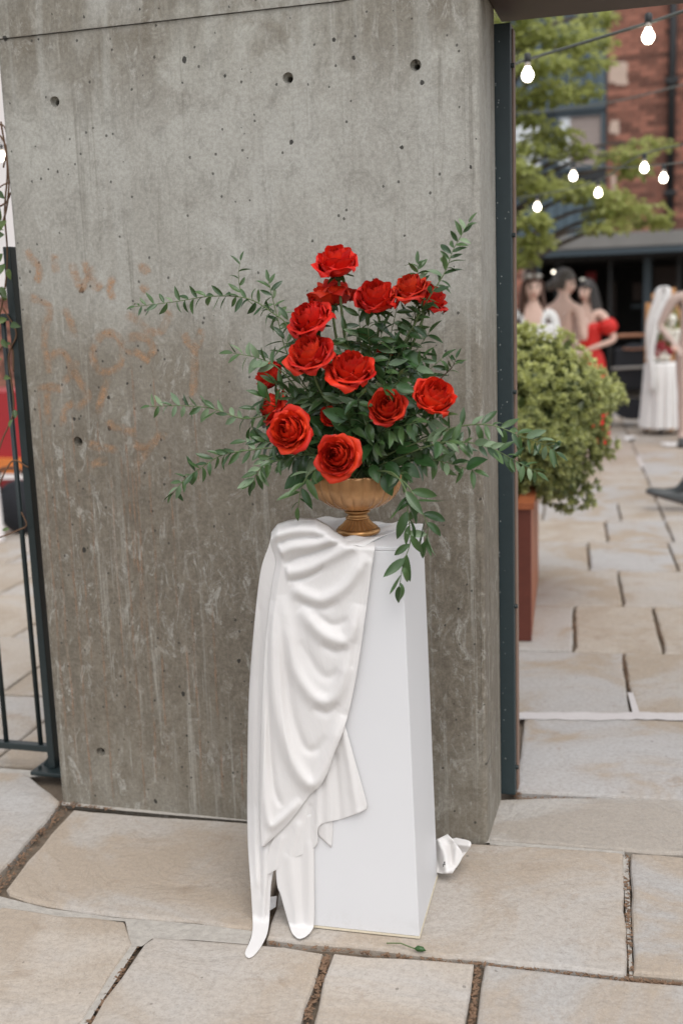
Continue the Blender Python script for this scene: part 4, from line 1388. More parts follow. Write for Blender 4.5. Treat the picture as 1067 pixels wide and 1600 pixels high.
# ------------------------------------------------------------------ gold bowl on its foot
UC = Vector((-.690, 2.545, PZ + .014))
urn = empty('gold_bowl', UC, 'antique gold fluted footed bowl on top of the plinth', 'bowl')
flf = lambda n_, a: (lambda th, i, r: r * (1 + a * math.cos(n_ * th)))
foot = [(.052, 0), (.054, .004), (.053, .009), (.047, .013)]
obj('foot_ring', lathe(foot, 64, UC), M['gold'], urn, smooth=True)
fl = [(.047, .0132), (.042, .017), (.035, .023), (.029, .030), (.026, .034)]
obj('fluted_foot', lathe(fl, 150, UC, flf(25, .055), cap=False), M['gold'], urn, smooth=True)
obj('neck', lathe([(.026, .0341), (.029, .036), (.029, .039), (.0255, .041), (.0245, .045), (.0255, .049), (.031, .051), (.032, .055), (.028, .057)], 64, UC), M['gold'], urn, smooth=True)
bprof = [(.020, .0575), (.045, .061), (.068, .070), (.088, .085), (.100, .103), (.106, .122), (.108, .138), (.111, .147), (.110, .150), (.104, .145), (.096, .115), (.066, .085), (.01, .075)]
def lob(th, i, r):
    k = min(1, i / 3) * (1 if i < 8 else .4)
    return r * (1 + .055 * k * (abs(math.sin(11 * th)) ** .6 - .6))
obj('bowl', lathe(bprof, 220, UC, lob, cap=False), M['goldb'], urn, smooth=True)

# ------------------------------------------------------------------ roses
def petal_mesh(t, seed, guard=False):
    """one petal of a rose of radius about 0.05; t: 0 heart .. 1 outermost"""
    r_ = random.Random(seed)
    nu, nv = 10, 8
    rt = .0045 + .042 * t ** 1.15
    h = .056 + .007 * math.sin(math.pi * min(1, t * 1.2)) - .017 * max(0, t - .5) / .5
    belly = .010 + .036 * t ** .8
    half = 2.0 - .85 * min(1, t * 1.25)
    curl = .0 + .016 * max(0, t - .18) * (1 + .4 * r_.random())
    notch = .10 + .10 * r_.random()
    lean = (r_.random() - .5) * .15
    wob = r_.random() * 6.28
    V = []
    for j in range(nv + 1):
        v = j / nv
        for i in range(nu + 1):
            u = 2 * i / nu - 1
            # bezier profile of the cup
            bx = 2 * v * (1 - v) * belly * 1.22 + v * v * rt + (1 - v) ** 2 * .004
            bz = 2 * v * (1 - v) * h * .30 + v * v * h
            wv = math.sin(math.pi * min(1, .18 + v * .62)) ** .8
            phi = u * half * wv * (1 - .18 * sstep(.75, 1, v))
            top_ = sstep(.45, 1, v)
            # upper edge drops to the sides, with a slight point in the middle
            bz -= top_ * h * (.44 * abs(u) ** 4 - .012 * math.exp(-(u / .3) ** 2)) * (.6 + .5 * t)
            # rim rolls out and down
            roll = sstep(.72, 1, v)
            bx += roll * curl * (1 - .45 * abs(u) ** 1.5)
            bz -= roll ** 2 * curl * .8
            bx += u * .0026 * (1 - t * .3)                     # spiral overlap
            bx += .0016 * t * math.sin(5 * u + wob) * v + .0010 * math.sin(9 * u + wob * 2) * top_
            bz += .0012 * math.sin(7 * u + wob) * top_
            V.append((bx * math.cos(phi + lean * v), bx * math.sin(phi + lean * v), bz))
    n1 = nu + 1
    F = [(j * n1 + i, j * n1 + i + 1, (j + 1) * n1 + i + 1, (j + 1) * n1 + i) for j in range(nv) for i in range(nu)]
    me = make_mesh('petal', V, F, True)
    at = me.attributes.new('rim', 'FLOAT', 'POINT')
    at.data.foreach_set('value', [max(0.0, (j / nv - .86) / .14) * (.4 + .6 * r_.random()) for j in range(nv + 1) for i in range(nu + 1)])
    me.materials.append(M['petal'])
    return me

NP = 30
ROSE = []
for var in range(3):
    lst = []
    for k in range(NP):
        t = (k / (NP - 1)) ** .9
        lst.append((petal_mesh(t, var * 100 + k), k * 2.39996 + var * .7 + (random.Random(k + var * 50).random() - .5) * .25))
    ROSE.append(lst)
sepal_me = make_mesh('sepal', *gridf(2, 5, lambda u, v: ((.004 + .028 * v), (u - .5) * .012 * math.sin(math.pi * min(1, .25 + .75 * v)) ** .8, .004 - .012 * v + .03 * (abs(u - .5)) * .2)), True)
sepal_me.materials.append(M['broad'])
MOUTH = UC + Vector((0, 0, .14))
def rose(px_, py_, Y, dia, axis, label, var=0, npet=NP, stem=True, spin=0.0):
    ax = Vector(axis).normalized()
    c = P(px_, py_, Y)
    dist = (c - CAM).dot(FW)
    s_ = dia / FPX * dist / .105 * (1.06 if npet < 28 else 1)
    base = c - ax * (.030 * s_)
    o = empty('red_rose', base, label, 'rose', 'red roses in the gold bowl', local=True)
    o.rotation_mode = 'QUATERNION'
    o.rotation_quaternion = ax.to_track_quat('Z', 'Y') @ Quaternion((0, 0, 1), spin)
    rr = random.Random(int(px_ * 7 + py_))
    tone = (.82 + .3 * rr.random(), .6 + .8 * rr.random(), .8 + .4 * rr.random(), 1)
    for me, ang in ROSE[var][:npet]:
        q = bpy.data.objects.new('petal', me)
        q.color = tone
        col.objects.link(q)
        q.parent = o
        q.rotation_euler = (0, 0, ang)
        q.scale = (s_, s_, s_)
    for k in range(5):
        q = bpy.data.objects.new('sepal', sepal_me)
        col.objects.link(q)
        q.parent = o
        q.rotation_euler = (0, 0, k * 1.2566 + .3)
        q.scale = (s_, s_, s_)
    # hip and stem, built in world space then turned into the rose's own frame
    Mi = (Matrix.Translation(base) @ o.rotation_quaternion.to_matrix().to_4x4()).inverted()
    hip = lathe([(.003, -.012), (.008, -.008), (.0095, -.002), (.006, .003)], 12, (0, 0, 0))
    hip = ([Vector(v) * s_ for v in hip[0]], hip[1])
    h = obj('hip', hip, M['broad'], o, smooth=True)
    if stem:
        m1 = base - ax * .05
        pts = spline([tuple(base - ax * .009 * s_), tuple(m1.lerp(base + Vector((0, 0, -.05)), .5)), tuple(base.lerp(MOUTH, .6) + Vector((0, .01, 0))), tuple(MOUTH + Vector((0, 0, -.06)))], 6)
        vv, ff = tube(pts, .0032, 8)
        obj('stem', ([Mi @ Vector(v) for v in vv], ff), M['stem'], o, smooth=True)
    return o
roses = [
    (526, 410, 2.50, 74, (.02, -.42, .9), 'topmost red rose standing clear above the others', 0, 26),
    (518, 459, 2.55, 70, (-.15, .25, .95), 'red rose seen from behind just below the topmost rose', 1, 30),
    (587, 465, 2.48, 74, (.06, -.52, .82), 'upright red rose right of the topmost stem', 2, 25),
    (641, 450, 2.50, 62, (-.15, -.45, .85), 'upper right red rose with a leaf across it, left of its pair', 1, 30),
    (673, 466, 2.52, 62, (.55, -.15, .75), 'upper right red rose leaning outward, right of its pair', 0, 28),
    (484, 498, 2.46, 76, (-.32, -.55, .75), 'red rose at upper left tilted to the left', 2, 30),
    (484, 553, 2.42, 80, (-.08, -.60, .78), 'large open red rose at middle left on a pale stem', 0, 30),
    (549, 577, 2.43, 80, (.10, -.50, .86), 'wide red rose in the centre with a leaf lying across it', 1, 30),
    (421, 587, 2.50, 58, (-.75, -.2, .55), 'shaded dark red rose at far left among the leaves', 2, 26),
    (428, 636, 2.47, 60, (-.75, -.45, .45), 'red rose on the left half hidden behind a front bloom', 0, 28),
    (451, 673, 2.38, 72, (-.20, -.93, .30), 'front facing red rose at lower left with visible spiral', 1, 30),
    (517, 651, 2.46, 44, (-.05, -.85, .4), 'small deep red rosebud sunk in the middle of the leaves', 2, 20),
    (604, 636, 2.41, 64, (.10, -.85, .50), 'red rose right of centre facing forward below the wide one', 0, 26),
    (678, 620, 2.43, 76, (.40, -.55, .70), 'red rose at far right turned outward', 2, 25),
    (526, 713, 2.36, 72, (.0, -.95, .30), 'lowest red rose hanging over the rim of the bowl', 1, 30),
    (607, 549, 2.56, 44, (.2, .2, .9), 'deep red rose hidden behind leaves at the centre right', 0, 26),
]
for i, (x, y, Y, dia, ax, lab, var, npet) in enumerate(roses):
    rose(x, y, Y, dia, ax, lab, var, npet, spin=i * 1.3)

# ------------------------------------------------------------------ greenery
def leaf_mesh(name, L, W_, bend, fold, mat, nv=7, twist=0.0, acute=.85):
    V = []
    for j in range(nv + 1):
        v = j / nv
        wd = W_ * .5 * (math.sin(math.pi * v ** acute)) ** .85 if 0 < v < 1 else 0.0
        th = bend * v
        y = L * (math.sin(th) / bend if abs(bend) > 1e-3 else v)
        z = -L * ((1 - math.cos(th)) / bend if abs(bend) > 1e-3 else 0)
        for u in (-1, -.5, 0, .5, 1):
            a = twist * v
            du = u * wd
            V.append((du * math.cos(a), y + .0, z + abs(u) * wd * fold + du * math.sin(a)))
    F = [(j * 5 + i, j * 5 + i + 1, (j + 1) * 5 + i + 1, (j + 1) * 5 + i) for j in range(nv) for i in range(4)]
    me = make_mesh(name, V, F, True)
    me.materials.append(mat)
    return me
LEAF = [leaf_mesh('leaf', .049, .0155, b, f, M['leaf'], twist=t) for b, f, t in ((.5, .35, .3), (.9, .25, -.4), (.2, .45, .1), (-.4, .3, .5), (1.2, .4, 0))]
PALE = [leaf_mesh('leaf', .046, .0165, b, f, M['pale'], twist=t) for b, f, t in ((.5, .35, .3), (.8, .25, -.4), (-.3, .3, .2))]
BROAD = [leaf_mesh('leaf', .062, .034, b, f, M['broad'], twist=t) for b, f, t in ((.5, .30, .2), (.9, .25, -.3), (.3, .4, .4))]

def place_leaf(parent, p, d, nrm, s_, me):
    d = d.normalized()
    x = d.cross(nrm)
    if x.length < 1e-3: x = d.orthogonal()
    x.normalize()
    z = x.cross(d)
    R_ = Matrix(((x.x, d.x, z.x, p.x), (x.y, d.y, z.y, p.y), (x.z, d.z, z.z, p.z), (0, 0, 0, 1)))
    return inst('leaf', me, parent, R_ @ Matrix.Scale(s_, 4))

def spray(path, label, nl=18, size=1.0, pale=.12, start=.12, side=1.0, rad=.0016, group=None, name='greenery_stem', broad=0.0, droop=.25, brown=False, twigs=True):
    """path: world points; leaves alternate along it on short stalks, terminal leaf at the tip"""
    pts = [Vector(q) for q in spline([tuple(p) for p in path], 8)]
    o = empty(name, path[0], label, 'greenery', group)
    n_ = len(pts)
    obj('stem', tube(pts, [rad * (1.25 - .8 * i / n_) for i in range(n_)], 6), M['darkstem' if brown else 'stem'], o, smooth=True)
    for k in range(nl):
        f = start + (1 - start) * (k + rnd.random() * .6) / nl
        i = min(n_ - 2, int(f * (n_ - 1)))
        t = (pts[i + 1] - pts[i]).normalized()
        p = pts[i].lerp(pts[i + 1], f * (n_ - 1) - i)
        sd_ = 1 if k % 2 else -1
        lat = t.cross(Vector((.2, -.95, .25))).normalized() * sd_ * side
        d = t * (.35 + .5 * rnd.random()) + lat * (.6 + .5 * rnd.random()) + rdir() * .45 + Vector((0, -.15, -droop * rnd.random()))
        nrm = Vector((0, -.55, .75)) + rdir() * .75
        s_ = size * (.9 + .5 * rnd.random()) * (1 - .25 * max(0, f - .8) / .2)
        pool = PALE if rnd.random() < pale else (BROAD if rnd.random() < broad else LEAF)
        place_leaf(o, p, d, nrm, s_, rnd.choice(pool))
    place_leaf(o, pts[-1], (pts[-1] - pts[-3]), Vector((0, -.6, .7)), size * .9, LEAF[0])
    return o
def pp(lst): return [P(x, y, Y) for x, y, Y in lst]
GRP = 'leafy stems in the gold bowl'
spray(pp([(500, 640, 2.5), (455, 520, 2.5), (425, 488, 2.50), (385, 466, 2.50), (330, 463, 2.50), (270, 472, 2.50), (212, 479, 2.50)]), 'long leafy stem arching far out at upper left', 40, .64, .12, .25)
spray(pp([(500, 690, 2.5), (430, 652, 2.46), (380, 654, 2.45), (330, 638, 2.45), (285, 634, 2.45), (235, 635, 2.45)]), 'pale leafy stem reaching out level at middle left', 28, .70, .5, .2)
spray(pp([(500, 710, 2.5), (440, 700, 2.45), (385, 704, 2.43), (345, 712, 2.42), (312, 733, 2.41), (290, 748, 2.41), (270, 772, 2.41)]), 'leafy stem drooping at lower left', 28, .70, .1, .25)
spray(pp([(580, 690, 2.54), (620, 560, 2.52), (648, 505, 2.5), (672, 462, 2.47), (695, 425, 2.47), (708, 390, 2.47), (732, 348, 2.47)]), 'tall leafy stem rising to the upper right beyond the roses', 36, .66, .05, .25, droop=0)
spray(pp([(580, 720, 2.5), (650, 692, 2.44), (710, 668, 2.42), (765, 664, 2.41), (810, 680, 2.41), (845, 693, 2.41), (868, 706, 2.41)]), 'long leafy stem crossing the gate post at right', 30, .78, .15, .25)
spray(pp([(590, 730, 2.5), (660, 700, 2.42), (715, 690, 2.40), (765, 700, 2.39), (805, 720, 2.39), (838, 738, 2.39)]), 'lower leafy stem reaching right past the gate post', 26, .76, .25, .25)
t1 = [(585, 735, 2.46), (615, 740, 2.39), (634, 768, 2.37), (637, 800, 2.365), (641, 845, 2.365), (630, 880, 2.365), (624, 915, 2.365)]
spray(pp(t1), 'leafy trail hanging down in front of the plinth', 13, 1.05, .1, .3, droop=.9)
spray(pp([(600, 735, 2.44), (634, 756, 2.385), (654, 790, 2.38), (668, 822, 2.38), (664, 845, 2.38)]), 'shorter leafy trail hanging over the right corner of the plinth', 11, 1.05, .12, .3, droop=.7)
spray(pp([(500, 640, 2.52), (452, 560, 2.53), (432, 490, 2.54), (420, 440, 2.54)]), 'upright leafy stem at left behind the tilted rose', 16, .72, .12, .35)
spray(pp([(400, 480, 2.52), (378, 458, 2.52), (373, 430, 2.52), (376, 408, 2.52)]), 'thin side twig standing up from the arching stem', 5, .6, 0, .3, rad=.001)
spray(pp([(500, 650, 2.5), (440, 580, 2.46), (405, 560, 2.45), (365, 552, 2.44)]), 'silvery leafy stem pointing left beside the shaded rose', 12, .85, .7, .4)
spray(pp([(590, 690, 2.5), (640, 540, 2.55), (652, 450, 2.56), (652, 412, 2.56)]), 'leafy stem rising behind the upper right pair of roses', 16, .72, .08, .4, droop=0)
spray(pp([(520, 740, 2.46), (490, 735, 2.40), (472, 760, 2.385), (466, 792, 2.385)]), 'small leafy sprig hanging beside the left of the bowl', 8, .85, .4, .3, droop=.6)
spray(pp([(500, 710, 2.48), (430, 712, 2.42), (405, 735, 2.41), (395, 755, 2.41)]), 'narrow leaved sprig drooping below the lower left rose', 12, .85, .3, .3, droop=.6)
spray(pp([(600, 690, 2.5), (680, 600, 2.48), (705, 575, 2.47), (712, 560, 2.47)]), 'dark thin twig curling above the far right rose', 7, .6, 0, .5, brown=True)
# filler stems through the body of the arrangement
fill = [(430, 600), (420, 560), (445, 530), (400, 640), (410, 690), (430, 720), (470, 600), (470, 640), (500, 610), (520, 560), (540, 520), (560, 540), (575, 510), (600, 510), (615, 540), (640, 530), (660, 560), (670, 520), (625, 590), (640, 620),
        (650, 660), (690, 650), (700, 690), (720, 700), (740, 735), (560, 620), (575, 660), (545, 650), (500, 690), (480, 620), (590, 690), (610, 670), (640, 700), (560, 700), (560, 480), (620, 480), (690, 560), (450, 500), (410, 620), (385, 690), (600, 600), (530, 610), (650, 480), (668, 640), (630, 740), (455, 715)]
short = ['topmost rose', 'rose seen from behind', 'upright rose right of the top stem', 'left rose of the upper right pair', 'right rose of the upper right pair', 'tilted upper left rose', 'large middle left rose', 'wide central rose', 'shaded far left rose', 'half hidden left rose', 'front lower left rose', 'small sunken bud', 'rose right of centre', 'far right rose', 'lowest rose', 'rose hidden at centre right']
labs = []
for k, (x, y) in enumerate(fill):
    i_ = min(range(len(roses)), key=lambda q: (roses[q][0] - x) ** 2 + (roses[q][1] - y) ** 2)
    dx_, dy_ = x - roses[i_][0], y - roses[i_][1]
    side_ = ('right of' if dx_ > 0 else 'left of') if abs(dx_) > abs(dy_) else ('below' if dy_ > 0 else 'above')
    labs.append((side_, short[i_]))
for k, (x, y) in enumerate(fill):
    same = sorted([q for q in range(len(fill)) if labs[q] == labs[k]], key=lambda q: fill[q])
    which = '' if len(same) == 1 else (['left ', 'right '] if len(same) == 2 else ['leftmost ', 'second ', 'third ', 'fourth ', 'fifth ', 'sixth '])[same.index(k)]
    lab_ = '%sleafy filler stem with its tip %s the %s' % (which, *labs[k])
    fr = 1 if y > 580 else 0
    Y = (2.43 if fr else 2.52) + rnd.uniform(-.05, .06)
    e = P(x, y, Y)
    m0 = MOUTH.lerp(e, .5) + Vector((rnd.uniform(-.02, .02), rnd.uniform(-.01, .03), .03))
    spray([MOUTH + Vector((rnd.uniform(-.05, .05), rnd.uniform(-.05, .05), -.02)), m0, e], lab_, 22, .95, .17, .18, group=GRP, broad=.10)
# big glossy leaves over the rim
ORD = ['first', 'second', 'third', 'fourth', 'fifth', 'sixth', 'seventh', 'eighth', 'ninth', 'tenth', 'eleventh', 'twelfth']
for k, (x, y, dx, dz) in enumerate(sorted(((640, 690, .9, .25), (680, 705, .8, -.2), (612, 742, .5, -.7), (560, 716, -.3, -.3), (497, 726, -.5, -.5), (470, 730, -.7, -.5), (620, 715, .7, -.5), (655, 720, .9, -.35), (590, 720, .3, -.5), (450, 740, -.8, -.4), (540, 690, .1, .6), (575, 690, .6, .5)))):
    p = P(x, y, 2.43)
    o = empty('rose_leaf', p, 'broad glossy leaf over the bowl rim, %s counting from the left' % ORD[k], 'leaf', 'broad leaves around the bowl rim')
    place_leaf(o, MOUTH.lerp(p, .75), Vector((dx, -.5, dz)), Vector((0, -.7, .6)), .8 + .25 * rnd.random(), BROAD[k % 3])
    obj('stalk', tube([MOUTH.lerp(p, .3), MOUTH.lerp(p, .76)], .0014, 6), M['stem'], o)

# ------------------------------------------------------------------ people in the courtyard
def skin_body(J, E, R):
    """J: joints, E: bones, R: radii -> evaluated skin surface"""
    names = list(J)
    me = bpy.data.meshes.new('tmp')
    me.from_pydata([J[k] for k in names], [(names.index(a), names.index(b)) for a, b in E], [])
    o = bpy.data.objects.new('tmp', me)
    col.objects.link(o)
    sk = o.modifiers.new('skin', 'SKIN')
    for i, k in enumerate(names):
        r = R[k]
        me.skin_vertices[0].data[i].radius = r if hasattr(r, '__len__') else (r, r)
        me.skin_vertices[0].data[i].use_root = (k == 'pelvis')
    ss = o.modifiers.new('sub', 'SUBSURF')
    ss.levels = ss.render_levels = 2
    bpy.context.view_layer.update()
    ev = o.evaluated_get(bpy.context.evaluated_depsgraph_get())
    m2 = ev.to_mesh()
    V = [tuple(v.co) for v in m2.vertices]
    F = [tuple(p.vertices) for p in m2.polygons]
    ev.to_mesh_clear()
    bpy.data.objects.remove(o)
    return V, F

def remeshed(VF, vox=.011):
    me = make_mesh('tmp', *VF)
    o = bpy.data.objects.new('tmp', me)
    col.objects.link(o)
    rm = o.modifiers.new('r', 'REMESH')
    rm.mode = 'VOXEL'
    rm.voxel_size = vox
    sm = o.modifiers.new('s', 'SMOOTH')
    sm.factor = .5
    sm.iterations = 3
    bpy.context.view_layer.update()
    ev = o.evaluated_get(bpy.context.evaluated_depsgraph_get())
    m2 = bpy.data.meshes.new_from_object(ev)
    bpy.data.objects.remove(o)
    return m2

def head_shape(c, yaw, tilt=0.0):
    V, F = ball((0, 0, 0), .074, .092, .114, 28, 20)
    out = []
    for x, y, z in V:
        if z < 0:
            k = 1 - .30 * (-z / .114) ** 1.4
            x *= k
            if y > 0: y *= 1 - .35 * (-z / .114)
        if y < -.03:
            x0 = x / .03
            nose = math.exp(-(x0 * 2.2) ** 2) * math.exp(-((z + .022) / .026) ** 2)
            y -= .020 * nose
            y += .009 * math.exp(-((abs(x) - .030) / .016) ** 2) * math.exp(-((z - .008) / .014) ** 2)
            y -= .006 * math.exp(-(x / .024) ** 2) * math.exp(-((z + .062) / .012) ** 2)
            y -= .008 * math.exp(-(x / .022) ** 2) * math.exp(-((z + .098) / .02) ** 2)
        out.append(Vector((x, y, z)))
    ears = []
    for s_ in (-1, 1):
        e = ball((s_ * .074, .012, -.005), .010, .018, .028, 8, 6)
        ears.append(e)
    A = join((out, F), *ears)
    R_ = Matrix.Translation(c) @ Matrix.Rotation(yaw, 4, 'Z') @ Matrix.Rotation(tilt, 4, 'X')
    return [R_ @ Vector(v) for v in A[0]], A[1], R_

def hand_shape(wrist, d, palm_n, L=.17):
    """palm and five bent fingers leaving a wrist along d"""
    d = d.normalized()
    s_ = d.cross(palm_n).normalized()
    n_ = s_.cross(d)
    parts = [tube([wrist - d * .02, wrist + d * .02, wrist + d * .05, wrist + d * .085], [.022, .027, .034, .030], 8)]
    for k, (o_, l_) in enumerate(((-.026, .060), (-.009, .072), (.009, .068), (.026, .054))):
        b = wrist + d * .08 + s_ * o_
        parts.append(tube([b, b + d * l_ * .45 + n_ * .004, b + d * l_ * .8 + n_ * .018, b + d * l_ * .95 + n_ * .032], [.010, .0098, .009, .008], 6))
    b = wrist + d * .03 - s_ * .026
    parts.append(tube([b, b - s_ * .022 + d * .022 + n_ * .006, b - s_ * .030 + d * .05 + n_ * .014], [.012, .011, .009], 6))
    return join(*parts)

def person(label, loc, rz, height, arms, legs=None, head_yaw=0.0, head_tilt=0.0, zones=None, mats=('skin', 'eye', 'lip'), group='wedding guests in the courtyard', wide=1.0):
    J = dict(pelvis=(0, 0, .95), belly=(0, -.005, 1.08), chest=(0, 0, 1.27), nape=(0, .012, 1.42), neck=(0, .005, 1.50), skull=(0, -.005, 1.56))
    R = dict(pelvis=(.145 * wide, .10), belly=(.115 * wide, .085), chest=(.135 * wide, .095), nape=(.07, .06), neck=.047, skull=.047)
    E = [('pelvis', 'belly'), ('belly', 'chest'), ('chest', 'nape'), ('nape', 'neck'), ('neck', 'skull')]
    legs = legs or {s_: ((s_ * .09, 0, .88), (s_ * .095, -.01, .49), (s_ * .095, .02, .085), (s_ * .105, -.13, .03)) for s_ in (-1, 1)}
    hands = []
    for s_ in (-1, 1):
        t = 'LR'[s_ > 0]
        h_, k_, a_, f_ = legs[s_]
        J.update({'hip' + t: h_, 'knee' + t: k_, 'calf' + t: tuple(Vector(k_).lerp(Vector(a_), .32) + Vector((0, .012, 0))), 'ank' + t: a_, 'toe' + t: f_})
        R.update({'hip' + t: .088 * wide, 'knee' + t: .056, 'calf' + t: .054, 'ank' + t: .038, 'toe' + t: (.036, .026)})
        E += [('pelvis', 'hip' + t), ('hip' + t, 'knee' + t), ('knee' + t, 'calf' + t), ('calf' + t, 'ank' + t), ('ank' + t, 'toe' + t)]
        sh, el, wr = arms[s_]
        J.update({'sh' + t: sh, 'el' + t: el, 'wr' + t: wr})
        R.update({'sh' + t: .050 * wide, 'el' + t: .036, 'wr' + t: .024})
        E += [('nape', 'sh' + t), ('sh' + t, 'el' + t), ('el' + t, 'wr' + t)]
        d = Vector(wr) - Vector(el)
        hands.append(hand_shape(Vector(wr), d, Vector((0, 0, -1)) if abs(d.normalized().z) < .8 else Vector((0, -1, 0))))
    body = skin_body(J, E, R)
    hv, hf, HM = head_shape(Vector((0, -.018, 1.615)), head_yaw, head_tilt)
    me = remeshed(join(body, (hv, hf), *hands))
    o = bpy.data.objects.new('person', me)
    col.objects.link(o)
    k_ = height / 1.729
    o.location = loc
    o.rotation_euler = (0, 0, rz)
    o.scale = (k_, k_, k_)
    OFF[o] = Vector((0, 0, 0))
    tag(o, label, 'person', group)
    ml = []
    for nm in mats:
        me.materials.append(M[nm])
    extra = {}
    Hi = HM.inverted()
    idx = []
    for p in me.polygons:
        c = p.center
        q = Hi @ c
        mi = 0
        if q.z > -.13 and abs(q.x) < .09 and abs(q.y) < .12:
            if q.y < -.055 and (abs(abs(q.x) - .031) < .014 and abs(q.z - .008) < .007): mi = 1
            elif q.y < -.055 and (abs(abs(q.x) - .031) < .018 and abs(q.z - .030) < .005): mi = 1
            elif q.y < -.06 and abs(q.x) < .024 and abs(q.z + .062) < .009: mi = 2
        if zones:
            z_ = zones(c)
            if z_ is not None:
                if z_ not in extra:
                    me.materials.append(M[z_])
                    extra[z_] = len(me.materials) - 1
                mi = extra[z_]
        idx.append(mi)
    me.polygons.foreach_set('material_index', idx)
    me.polygons.foreach_set('use_smooth', [True] * len(idx))
    return o, HM

def hair_cap(o, HM, mat, face=True, vol=1.0):
    V, F = ball((0, 0, 0), .083 * vol, .104 * vol, .120 * vol, 30, 22, .03, 3)
    V = [Vector((x, y + .012, z + .012)) for x, y, z in V]
    keep = []
    for f in F:
        c = sum((V[i] for i in f), Vector()) / len(f)
        if c.z < .055 - .35 * max(0, -c.y - .06) + (0 if abs(c.x) < .05 else -.02) and c.y < -.028 + .0: continue
        if c.z < -.06: continue
        keep.append(f)
    h = obj('hair', ([HM @ v for v in V], keep), M[mat], o, smooth=True)
    so = h.modifiers.new('t', 'SOLIDIFY'); so.thickness = .008
    return h

def long_hair(o, HM, mat, L=.42, spread=.115, front=True):
    def fn(u, v):
        a = (u - .5) * 2 * (2.35 if front else 1.7)
        r = .086 + (spread - .086) * min(1, v * 1.6) + .006 * math.sin(a * 13 + v * 4)
        z = .05 - v * L + .01 * math.sin(a * 9)
        yy = .018 + .03 * v
        return HM @ Vector((math.sin(a) * r, math.cos(a) * r * .95 + yy, z))
    h = obj('hair_length', gridf(48, 16, fn), M[mat], o, smooth=True)
    so = h.modifiers.new('t', 'SOLIDIFY'); so.thickness = .012
    return h

def garment(o, name, secs, mat, folds=0, amp=0.0, arc=None, n=64):
    """elliptic sections (z, rx, ry, cx, cy); folds deepen towards the hem; arc limits it to part of the turn"""
    S = spline(secs, 6)
    V, F = [], []
    z0, z1 = S[0][0], S[-1][0]
    for i, (z, rx, ry, cx, cy) in enumerate(S):
        t = i / (len(S) - 1)
        for k in range(n + 1):
            th = 2 * math.pi * k / n if arc is None else arc[0] + (arc[1] - arc[0]) * k / n
            f = 1 + amp * t * math.sin(folds * th + 2 * math.sin(3 * th)) + amp * .5 * t * math.sin(folds * 1.7 * th + 1)
            V.append((cx + rx * f * math.cos(th), cy + ry * f * math.sin(th), z))
    for i in range(len(S) - 1):
        for k in range(n):
            F.append((i * (n + 1) + k, i * (n + 1) + k + 1, (i + 1) * (n + 1) + k + 1, (i + 1) * (n + 1) + k))
    g = obj(name, (V, F), M[mat], o, smooth=True)
    so = g.modifiers.new('t', 'SOLIDIFY'); so.thickness = .006
    return g

rel = lambda s_: ((s_ * .175, .01, 1.385), (s_ * .225, .02, 1.11), (s_ * .22, -.06, .87))
# woman in the white top, facing us
pA, HA = person('woman with long brown hair and white top facing the camera behind the bush', (P(832, 560, 9.7).x, 9.7, 0), math.radians(8), 1.70, {-1: rel(-1), 1: rel(1)},
                head_yaw=math.radians(6), zones=lambda c: 'darksuit' if c.z < .98 and abs(c.x) < .19 and c.z > .09 else ('shoe' if c.z <= .09 else ('whitefab' if .98 < c.z < 1.43 and not (abs(c.x) < .07 - .2 * max(0, 1.43 - c.z) + .02 and c.y < 0) and not c.z > 1.43 - .0 else None)), mats=('skin2', 'eye', 'lip'))
hair_cap(pA, HA, 'hairbr'); long_hair(pA, HA, 'hairbr', .40, .125)
garment(pA, 'top', [(1.30, .165, .118, 0, -.005), (1.27, .175, .13, 0, -.01), (1.12, .15, .115, 0, -.005), (.98, .165, .125, 0, 0), (.90, .175, .13, 0, 0)], 'whitefab', 9, .02)
sg = obj('sunglasses', ([HA @ Vector(v) for v in join(ball((-.038, -.072, .098), .030, .010, .022, 12, 8), ball((.038, -.072, .098), .030, .010, .022, 12, 8), tube([(-.085, -.01, .10), (-.06, -.066, .10), (0, -.082, .104), (.06, -.066, .10), (.085, -.01, .10)], .005, 6))[0]], join(ball((-.038, -.072, .098), .030, .010, .022, 12, 8), ball((.038, -.072, .098), .030, .010, .022, 12, 8), tube([(-.085, -.01, .10), (-.06, -.066, .10), (0, -.082, .104), (.06, -.066, .10), (.085, -.01, .10)], .005, 6))[1]), M['metal'], pA, smooth=True)
# woman in the open backed blush dress
pB, HB = person('woman in open backed blush dress with hair in a low bun', (P(880, 560, 10.4).x, 10.4, 0), math.radians(150), 1.74,
                {-1: ((-.170, .01, 1.385), (-.225, .02, 1.115), (-.10, -.20, 1.24)), 1: ((.170, .01, 1.385), (.225, .03, 1.12), (.18, -.08, .92))}, head_yaw=math.radians(-72), head_tilt=math.radians(8), mats=('skin2', 'eye', 'lip'))
hair_cap(pB, HB, 'hairgr', vol=1.04)
obj('bun', ([HB @ Vector(v) for v in ball((0, .125, -.035), .048, .045, .045, 14, 10, .12, 5)[0]], ball((0, .125, -.035), .048, .045, .045, 14, 10)[1]), M['hairgr'], pB, smooth=True)
garment(pB, 'skirt', [(1.03, .135, .105, 0, 0), (.95, .165, .128, 0, 0), (.80, .195, .15, 0, 0), (.5, .22, .18, 0, .01), (.04, .29, .25, 0, .02)], 'blush', 13, .05)
garment(pB, 'bodice', [(1.33, .150, .120, 0, -.005), (1.20, .148, .122, 0, -.005), (1.03, .138, .108, 0, 0)], 'blush', 6, .01, arc=(math.pi - .35, 2 * math.pi + .35))
